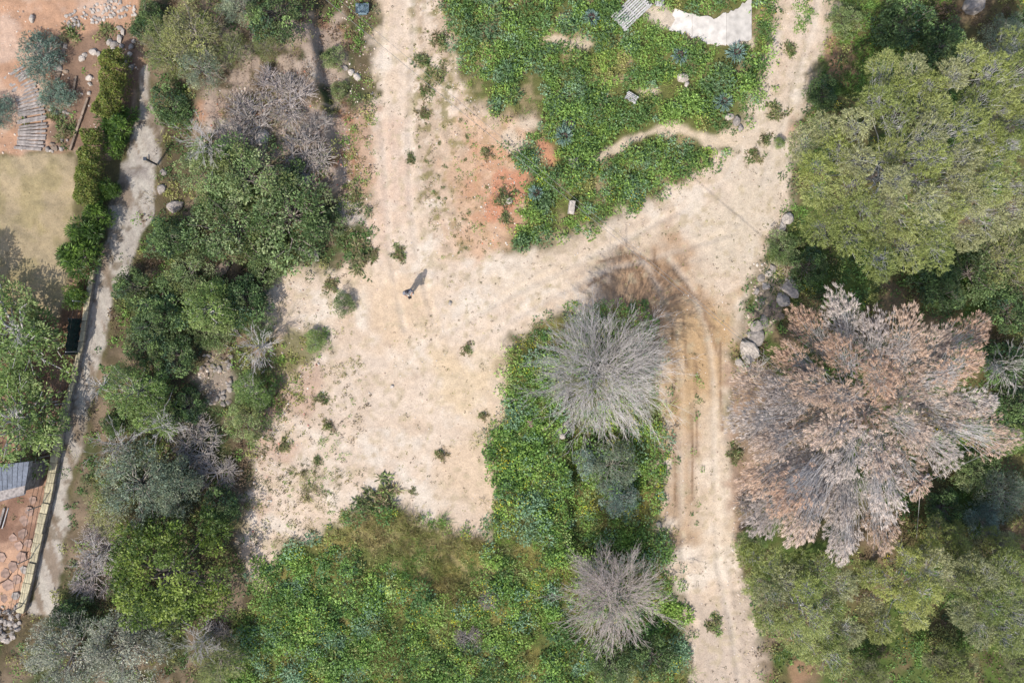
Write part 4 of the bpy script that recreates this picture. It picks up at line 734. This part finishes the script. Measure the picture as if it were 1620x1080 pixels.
# flagstones in the red soil
def flag(px, py, r, k=6):
    bm = bmesh.new(); a0 = R.uniform(0, 6); vs_ = []
    for i in range(k):
        a = a0+2*math.pi*(i+R.uniform(-.25, .25))/k; rr = r*S*R.uniform(.8, 1.15); vs_.append(bm.verts.new((rr*math.cos(a), rr*math.sin(a), 0)))
    f = bm.faces.new(vs_); e = bmesh.ops.extrude_face_region(bm, geom=[f]); bmesh.ops.translate(bm, verts=[v for v in e['geom'] if isinstance(v, bmesh.types.BMVert)], vec=(0, 0, .05)); bmesh.ops.recalc_face_normals(bm, faces=list(bm.faces))
    me = bpy.data.meshes.new('flagstone'); bm.to_mesh(me); bm.free(); me.materials.append(M_FLAG if R.random() < .75 else M_STONE); x, y = W(px, py); link('flagstone', me, garden, (x, y, gz(x, y)-.01), (R.normal(0, .03), R.normal(0, .03), 0))
for px, py, r in [(58,765,9),(54,790,7),(72,738,7),(74,712,6),(78,690,6),(84,668,6),(90,645,6),(96,622,5),(50,808,8),(42,822,9),(38,842,9),(46,858,7),(30,862,8),(22,850,7),(34,880,9),(22,895,9),(40,900,7),(10,905,8),(28,915,8),(14,925,9),(4,880,8),(26,942,7),(8,945,7),(60,640,7),(80,630,6)]: flag(px, py, r)
# shed with a shingle roof
z1 = 2.3; pts = [(-30,738),(49,729),(34,783),(-30,800)]; cx, cy = W(5, 764, z1); zg = gz(cx, cy); org = np.array([cx, cy, zg]); t = empty('garden_shed', *org, 'small garden shed with grey shingle roof at the left edge', 'shed')
P4 = [np.array([*W(a, b, z1)]) for a, b in pts]; A0, B0_, C0, D0 = P4
def prism(name, P, z0, z1s, mat, parent, sc=.9):
    c = sum(P)/len(P); k = len(P); V = [(*(c+(p-c)*sc-org[:2]), z0) for p in P]+[(*(c+(p-c)*sc-org[:2]), z) for p, z in zip(P, z1s)]
    me = bpy.data.meshes.new(name); me.from_pydata(V, [], [tuple(range(k))[::-1], tuple(range(k, 2*k))]+[(i, (i+1) % k, (i+1) % k+k, i+k) for i in range(k)]); me.materials.append(mat); return link(name, me, parent)
roof = prism('roof', P4, 2.0, [2.31, 2.31, 1.82, 1.82], M_WOOD, t, .99)
for i in range(7):
    for j in range(9):
        u0, u1, v0, v1 = j/9+.006, (j+.96)/9, i/7, (i+1.12)/7; f = lambda u, v: (A0*(1-u)+B0_*u)*(1-v)+(D0*(1-u)+C0*u)*v
        q4 = [f(u0, v0), f(u1, v0), f(u1, v1), f(u0, v1)]; zt = [2.32-.5*v0+.03, 2.32-.5*v0+.03, 2.32-.5*v1+.06, 2.32-.5*v1+.06]; sh = R.uniform(0, .012)
        V = [(a[0]-cx, a[1]-cy, zz+sh) for a, zz in zip(q4, zt)]+[(a[0]-cx, a[1]-cy, zz+sh-.02) for a, zz in zip(q4, zt)]
        me = bpy.data.meshes.new('shingle'); me.from_pydata(V, [], [(0, 3, 2, 1), (4, 5, 6, 7), (0, 1, 5, 4), (1, 2, 6, 5), (2, 3, 7, 6), (3, 0, 4, 7)]); me.materials.append(M_SHINGLE); link('shingle', me, roof)
prism('wall', P4, -.1, [1.99]*4, M_WOOD, t, .82)
a, b = W(10, 802), W(0, 835); o = np.array([*a, gz(*a)+.05]); t = empty('timber_beam', *o, 'grey timber beam on the ground below the shed', 'beam'); bar('beam', (*a, o[2]), (*b, o[2]), .12, .12, M_WOOD, t, o); bar('batten', (a[0]+.2, a[1], o[2]), (b[0]+.2, b[1], o[2]), .05, .05, M_METAL, t, o)
# curb-like drain hose on the red soil
a, b, c = W(0, 922), W(12, 916), W(44, 872); g = Geo(); P = np.array([(*a, gz(*a)+.03), (*b, gz(*b)+.03), (*c, gz(*c)+.03)]); g.tubes(P[:-1], P[1:], .035, .035, A(90,64,50)); tag(link('hose', g.mesh('hose', WOODC)), 'dark hose lying on the red soil near the wall end', 'hose')
a, b = W(0, 1005), W(28, 995); g = Geo(); g.tubes(np.array([(*a, gz(*a)+.3)]), np.array([(*b, gz(*b)+.3)]), .03, .03, A(170,160,150)); tag(link('pipe', g.mesh('pipe', WOODC)), 'pale pipe across the rubble at the wall end', 'pipe')
# gate post by the lane
x, y = W(247, 260); zz = gz(x, y); o = np.array([x, y, zz]); t = empty('gate_post', x, y, zz, 'short dark metal gate post at the lane side', 'post'); bar('post', (x, y, zz-.05), (x, y, zz+1.5), .09, .09, M_DARKMETAL, t, o); bar('cap', (x-.09, y, zz+1.52), (x+.09, y, zz+1.52), .18, .05, M_DARKMETAL, t, o); bar('hinge', (x, y, zz+1.0), (x-.02, y+.35, zz+1.0), .05, .05, M_DARKMETAL, t, o)
# white concrete slab, broken into plates
x, y = W(1105, 45); zz = gz(x, y)+.12; t = empty('concrete_slab', x, y, zz, 'cracked white concrete slab at the top of the field', 'slab')
for (u0, u1) in [(1022,1094.6),(1095,1148.6),(1149,1189)]:
    P = np.array(SLAB, float); top = lambda u: np.interp(u, [1020,1060,1090,1130,1165,1189], [6,12,22,30,14,-4]); bot = lambda u: np.interp(u, [1020,1050,1085,1120,1160,1189], [36,46,54,68,71,60])
    us = np.linspace(u0, u1, 12); ring = [(u, top(u)+R.normal(0, 1.4)) for u in us]+[(u, bot(u)+R.normal(0, 2.4)) for u in us[::-1]]; h = R.uniform(-.02, .02)
    V = [(W(*p)[0]-x, W(*p)[1]-y, h-.5) for p in ring]+[(W(*p)[0]-x, W(*p)[1]-y, h) for p in ring]; k = len(ring)
    me = bpy.data.meshes.new('slab_plate'); me.from_pydata(V, [], [tuple(range(k)), tuple(range(k, 2*k))[::-1]]+[(i, i+k, (i+1) % k+k, (i+1) % k) for i in range(k)]); me.materials.append(M_CONC); link('plate', me, t)
# pallets
def pallet(px, py, lx, ly, ang, n, label, nm='pallet'):
    x, y = W(px, py); zz = gz(x, y)+.22; t = empty(nm, x, y, zz, label, 'pallet'); t.rotation_euler = (R.normal(0, .03), R.normal(0, .03), ang)
    for i in range(n): link('board', box_mesh('board', lx*R.uniform(.92, 1.02), ly/n*.72, .03, M_PALEWOOD, .005, .004), t, (R.normal(0, .03), -ly/2+ly*(i+.5)/n, .06), (0, 0, R.normal(0, .012)))
    for k in (-.42, 0, .42): link('bearer', box_mesh('bearer', .09, ly, .1, M_PALEWOOD, .005), t, (k*lx, 0, -.012))
pallet(997, 22, 2.1, 1.15, math.radians(44), 9, 'large bleached slatted pallet beside the concrete slab'); pallet(999, 155, .65, .45, math.radians(-30), 5, 'small broken pallet in the middle of the upper field')
pallet(1042, 2, .9, .5, math.radians(85), 6, 'short row of pale slats on top of the slab edge')
for p, q, wd, lb in [((472,392),(492,406),.2,'weathered plank lying beside the largest mastic shrub'), ((499,396),(501,413),.24,'short plank standing next to the longer plank')]:
    a, b = W(*p), W(*q); o = np.array([*a, gz(*a)+.12]); t = empty('plank', *o, lb, 'plank'); bar('board', (*a, o[2]), (*b, o[2]+.05), wd, .05, M_WOOD, t, o); bar('batten', (a[0], a[1]-.02, o[2]-.05), (a[0]+.1, a[1]+.12, o[2]-.05), .05, .05, M_WOOD, t, o)
# boundary stone and grey slab in the field
def carved(px, py, lx, ly, lz, ang, tilt, label, name, mat):
    bm = bmesh.new(); bmesh.ops.create_cube(bm, size=1); bmesh.ops.subdivide_edges(bm, edges=list(bm.edges), cuts=3, use_grid_fill=True)
    for v in bm.verts: v.co = Vector((v.co.x*lx*(1-.15*(v.co.z+.5)), v.co.y*ly, v.co.z*lz))+Vector(R.normal(0, .012, 3))
    me = bpy.data.meshes.new(name); bm.to_mesh(me); bm.free(); me.materials.append(mat); x, y = W(px, py); tag(link(name, me, None, (x, y, gz(x, y)+lz*.4), (tilt, 0, ang)), label, 'stone')
carved(904, 329, .36, .72, .75, -.15, .12, 'pale upright boundary stone in the green by the road', 'boundary_stone', M_WHITE); carved(908, 258, .55, .5, .3, .2, .1, 'flat grey stone block in the upper field', 'stone_block', M_STONE)
x, y = W(575, 18); o = np.array([x, y, gz(x, y)]); s = empty('plastic_sheet', *o, 'crumpled pale blue plastic sheet beside the wires', 'plastic sheet')
bm = bmesh.new(); gv = [[bm.verts.new((i*.09-.36, j*.09-.27, .28+.16*float(vn(i*.9, j*.9, 610)))) for j in range(7)] for i in range(9)]
for i in range(8):
    for j in range(6): bm.faces.new((gv[i][j], gv[i+1][j], gv[i+1][j+1], gv[i][j+1]))
bmesh.ops.solidify(bm, geom=list(bm.faces), thickness=.012); me = bpy.data.meshes.new('sheet'); bm.to_mesh(me); bm.free(); me.materials.append(M_BLUE); link('sheet', me, s)
link('edge_fold', box_mesh('fold', .5, .12, .3, M_BLUE, .03, .02), s, (0, -.2, .14))
# overhead line
px, py, ph = 1460, 768, 7.5; x, y = W(px, py, ph); zz = gz(x, y); o = np.array([x, y, zz]); t = empty('utility_pole', x, y, zz, 'wooden overhead line pole at the lower edge of the dead pine', 'pole')
g = Geo(); zs = np.linspace(-.2, ph, 6); P = np.stack([0*zs, 0*zs, zs], 1); g.tubes(P[:-1], P[1:], np.linspace(.13, .1, 5), np.linspace(.125, .09, 5), TW2); link('mast', g.mesh('mast', WOODC), t); bar('crossarm', (x-.45, y-.5, zz+ph-.25), (x+.45, y+.5, zz+ph-.25), .1, .1, M_WOOD, t, o)
for k in (-1, 1): link('insulator', box_mesh('insulator', .07, .07, .14, M_WHITE, .02), t, (k*.38, k*.42, ph-.13))
top = np.array([x, y, zz+ph-.1])
def wire(p, q, sag, r, label, c=A(170,165,160,.6)):
    n = 40; f = np.linspace(0, 1, n+1)[:, None]; P = p+(q-p)*f; P[:, 2:3] -= sag*4*f*(1-f); g = Geo(); g.tubes(P[:-1], P[1:], r, r, c); tag(link('overhead_wire', g.mesh('overhead_wire', WOODC)), label, 'wire', 'wires of the overhead line')
def far(px, py, z): return np.array([*W(px, py, z), z])
wire(top+[-.3, .3, 0], far(470, -38, 8.6), .55, .011, 'long overhead wire crossing from the top edge to the pole, thicker'); wire(top+[.3, -.1, 0], far(490, -40, 8.6), .75, .008, 'long overhead wire crossing from the top edge to the pole, thinner')
wire(top, far(1700, 660, 8), .3, .012, 'overhead wire leaving the pole towards the right edge'); wire(top, far(1560, 690, 3.5), .05, .012, 'short stay wire from the pole up to the right'); wire(top, far(1450, 850, .2), .0, .016, 'stay wire running down from the pole')

# ------------------------------------------------------------------ the person flying the drone
def skin(name, verts, edges, radii, mat, parent, sub=2):
    me = bpy.data.meshes.new(name); me.from_pydata(verts, edges, []); me.materials.append(mat); o = link(name, me, parent)
    m = o.modifiers.new('skin', 'SKIN'); m.use_smooth_shade = True
    for v, r in zip(me.skin_vertices[0].data if me.skin_vertices else [], radii): v.radius = (r, r) if not isinstance(r, tuple) else r
    if me.skin_vertices: me.skin_vertices[0].data[0].use_root = True
    s = o.modifiers.new('sub', 'SUBSURF'); s.levels = sub; s.render_levels = sub; return o
M_SKIN = plain('skin', A(198,150,124), .6, .08, 20, .05); M_SHIRT = plain('grey_shirt', A(158,158,168), .9, .15, 14, .2); M_TROU = plain('pale_trousers', A(205,200,192), .9, .12, 14, .2); M_HAIR = plain('dark_hair', A(36,32,40,.8), .6, .2, 40, .4); M_BLACK = plain('black_plastic', A(28,28,30,.8), .4, .1, 20, .05); M_SHOE = plain('white_shoe', A(232,230,226), .7, .08, 20, .1)
x, y = W(646, 462, 0.9); zz = gz(x, y); pr = empty('person', x, y, zz, 'person in grey top and pale trousers holding a drone controller', 'person'); pr.rotation_euler = (0, 0, math.radians(20))   # faces -Y turned towards the road
V = [(0,0,.95),(0,0,1.15),(0,.01,1.36),(0,-.01,1.48),(0,-.03,1.56),(0,-.05,1.66), (.1,0,.9),(.12,-.02,.5),(.12,0,.1), (-.1,0,.9),(-.12,.01,.5),(-.12,.03,.1), (.19,0,1.41),(.25,-.02,1.13),(.12,-.26,1.1), (-.19,0,1.41),(-.25,-.02,1.13),(-.12,-.26,1.1), (.12,-.1,.06),(-.12,-.07,.06)]
E = [(0,1),(1,2),(2,3),(3,4),(4,5),(0,6),(6,7),(7,8),(8,18),(0,9),(9,10),(10,11),(11,19),(2,12),(12,13),(13,14),(2,15),(15,16),(16,17)]
rad = [.13,.12,.14,.06,.085,.105,.085,.06,.045,.085,.06,.045,.06,.045,.033,.06,.045,.033,.035,.035]
if bpy.app.version:
    def add_skin(name, V, E, rad, mat, parent):
        me = bpy.data.meshes.new(name); me.from_pydata(V, E, []); me.materials.append(mat); o = link(name, me, parent); o.modifiers.new('skin', 'SKIN').use_smooth_shade = True
        if not me.skin_vertices:
            bm = bmesh.new(); bm.from_mesh(me); lay = bm.verts.layers.skin.verify()
            for v, r in zip(bm.verts, rad): v[lay].radius = (r, r); v[lay].use_root = v.index == 0
            bm.to_mesh(me); bm.free()
        else:
            for i, r in enumerate(rad): me.skin_vertices[0].data[i].radius = (r, r); me.skin_vertices[0].data[i].use_root = i == 0
        s = o.modifiers.new('sub', 'SUBSURF'); s.levels = 2; s.render_levels = 2; return o
body = add_skin('body', V, E, rad, M_SKIN, pr)
add_skin('shirt', V[0:4]+[V[12],V[13],(.2,-.12,1.115),V[15],V[16],(-.2,-.12,1.115)], [(0,1),(1,2),(2,3),(2,4),(4,5),(5,6),(2,7),(7,8),(8,9)], [.15,.145,.165,.075,.085,.062,.052,.085,.062,.052], M_SHIRT, pr)
add_skin('trousers', [(0,0,.96),(.1,0,.88),(.12,-.02,.5),(.12,0,.12),(-.1,0,.88),(-.12,.01,.5),(-.12,.03,.12)], [(0,1),(1,2),(2,3),(0,4),(4,5),(5,6)], [.145,.105,.078,.07,.105,.078,.07], M_TROU, pr)
for sx, sy in ((.12, 0), (-.12, .03)): add_skin('shoe', [(sx,sy+.05,.05),(sx,sy-.06,.05),(sx,sy-.17,.04)], [(0,1),(1,2)], [.05,.05,.04], M_SHOE, pr)
bm = bmesh.new(); bmesh.ops.create_icosphere(bm, subdivisions=3, radius=1)
bmesh.ops.delete(bm, geom=[v for v in bm.verts if v.co.z < -.55+.9*max(0, -v.co.y)], context='VERTS')
for v in bm.verts: v.co = Vector((v.co.x*.1, v.co.y*.118+0, v.co.z*.12))*float(1+R.normal(0, .02))
me = bpy.data.meshes.new('hair'); bm.to_mesh(me); bm.free(); me.materials.append(M_HAIR); link('hair', me, pr, (0, -.035, 1.685))
for s in (1, -1):
    for k, (dx, ln) in enumerate([(0,.075),(.018,.085),(.036,.08),(.052,.062)]):
        add_skin('finger', [(s*(.125-dx*.3),-.27-dx*.4,1.1),(s*(.11-dx*.2),-.30-dx*.5,1.085+.005*k),(s*(.085-dx*.1),-.31-dx*.5,1.07)], [(0,1),(1,2)], [.011,.01,.008], M_SKIN, pr)
    add_skin('thumb', [(s*.12,-.26,1.12),(s*.1,-.28,1.135),(s*.075,-.3,1.13)], [(0,1),(1,2)], [.012,.011,.009], M_SKIN, pr)
# controller held in both hands
cz = empty('drone_controller', x, y, zz+1.1, 'black drone controller in the hands of the person', 'controller'); cz.rotation_euler = pr.rotation_euler
link('case', box_mesh('case', .19, .12, .05, M_BLACK, .015), cz, (0, -.3, 0)); link('screen', box_mesh('screen', .16, .012, .09, M_BLACK, .004), cz, (0, -.375, .06), (-.5, 0, 0))
for s in (1, -1): link('stick', box_mesh('stick', .014, .014, .04, M_METAL, .003), cz, (s*.055, -.29, .043)); link('antenna', box_mesh('antenna', .02, .012, .1, M_BLACK, .004), cz, (s*.07, -.37, .02), (-.9, 0, 0))
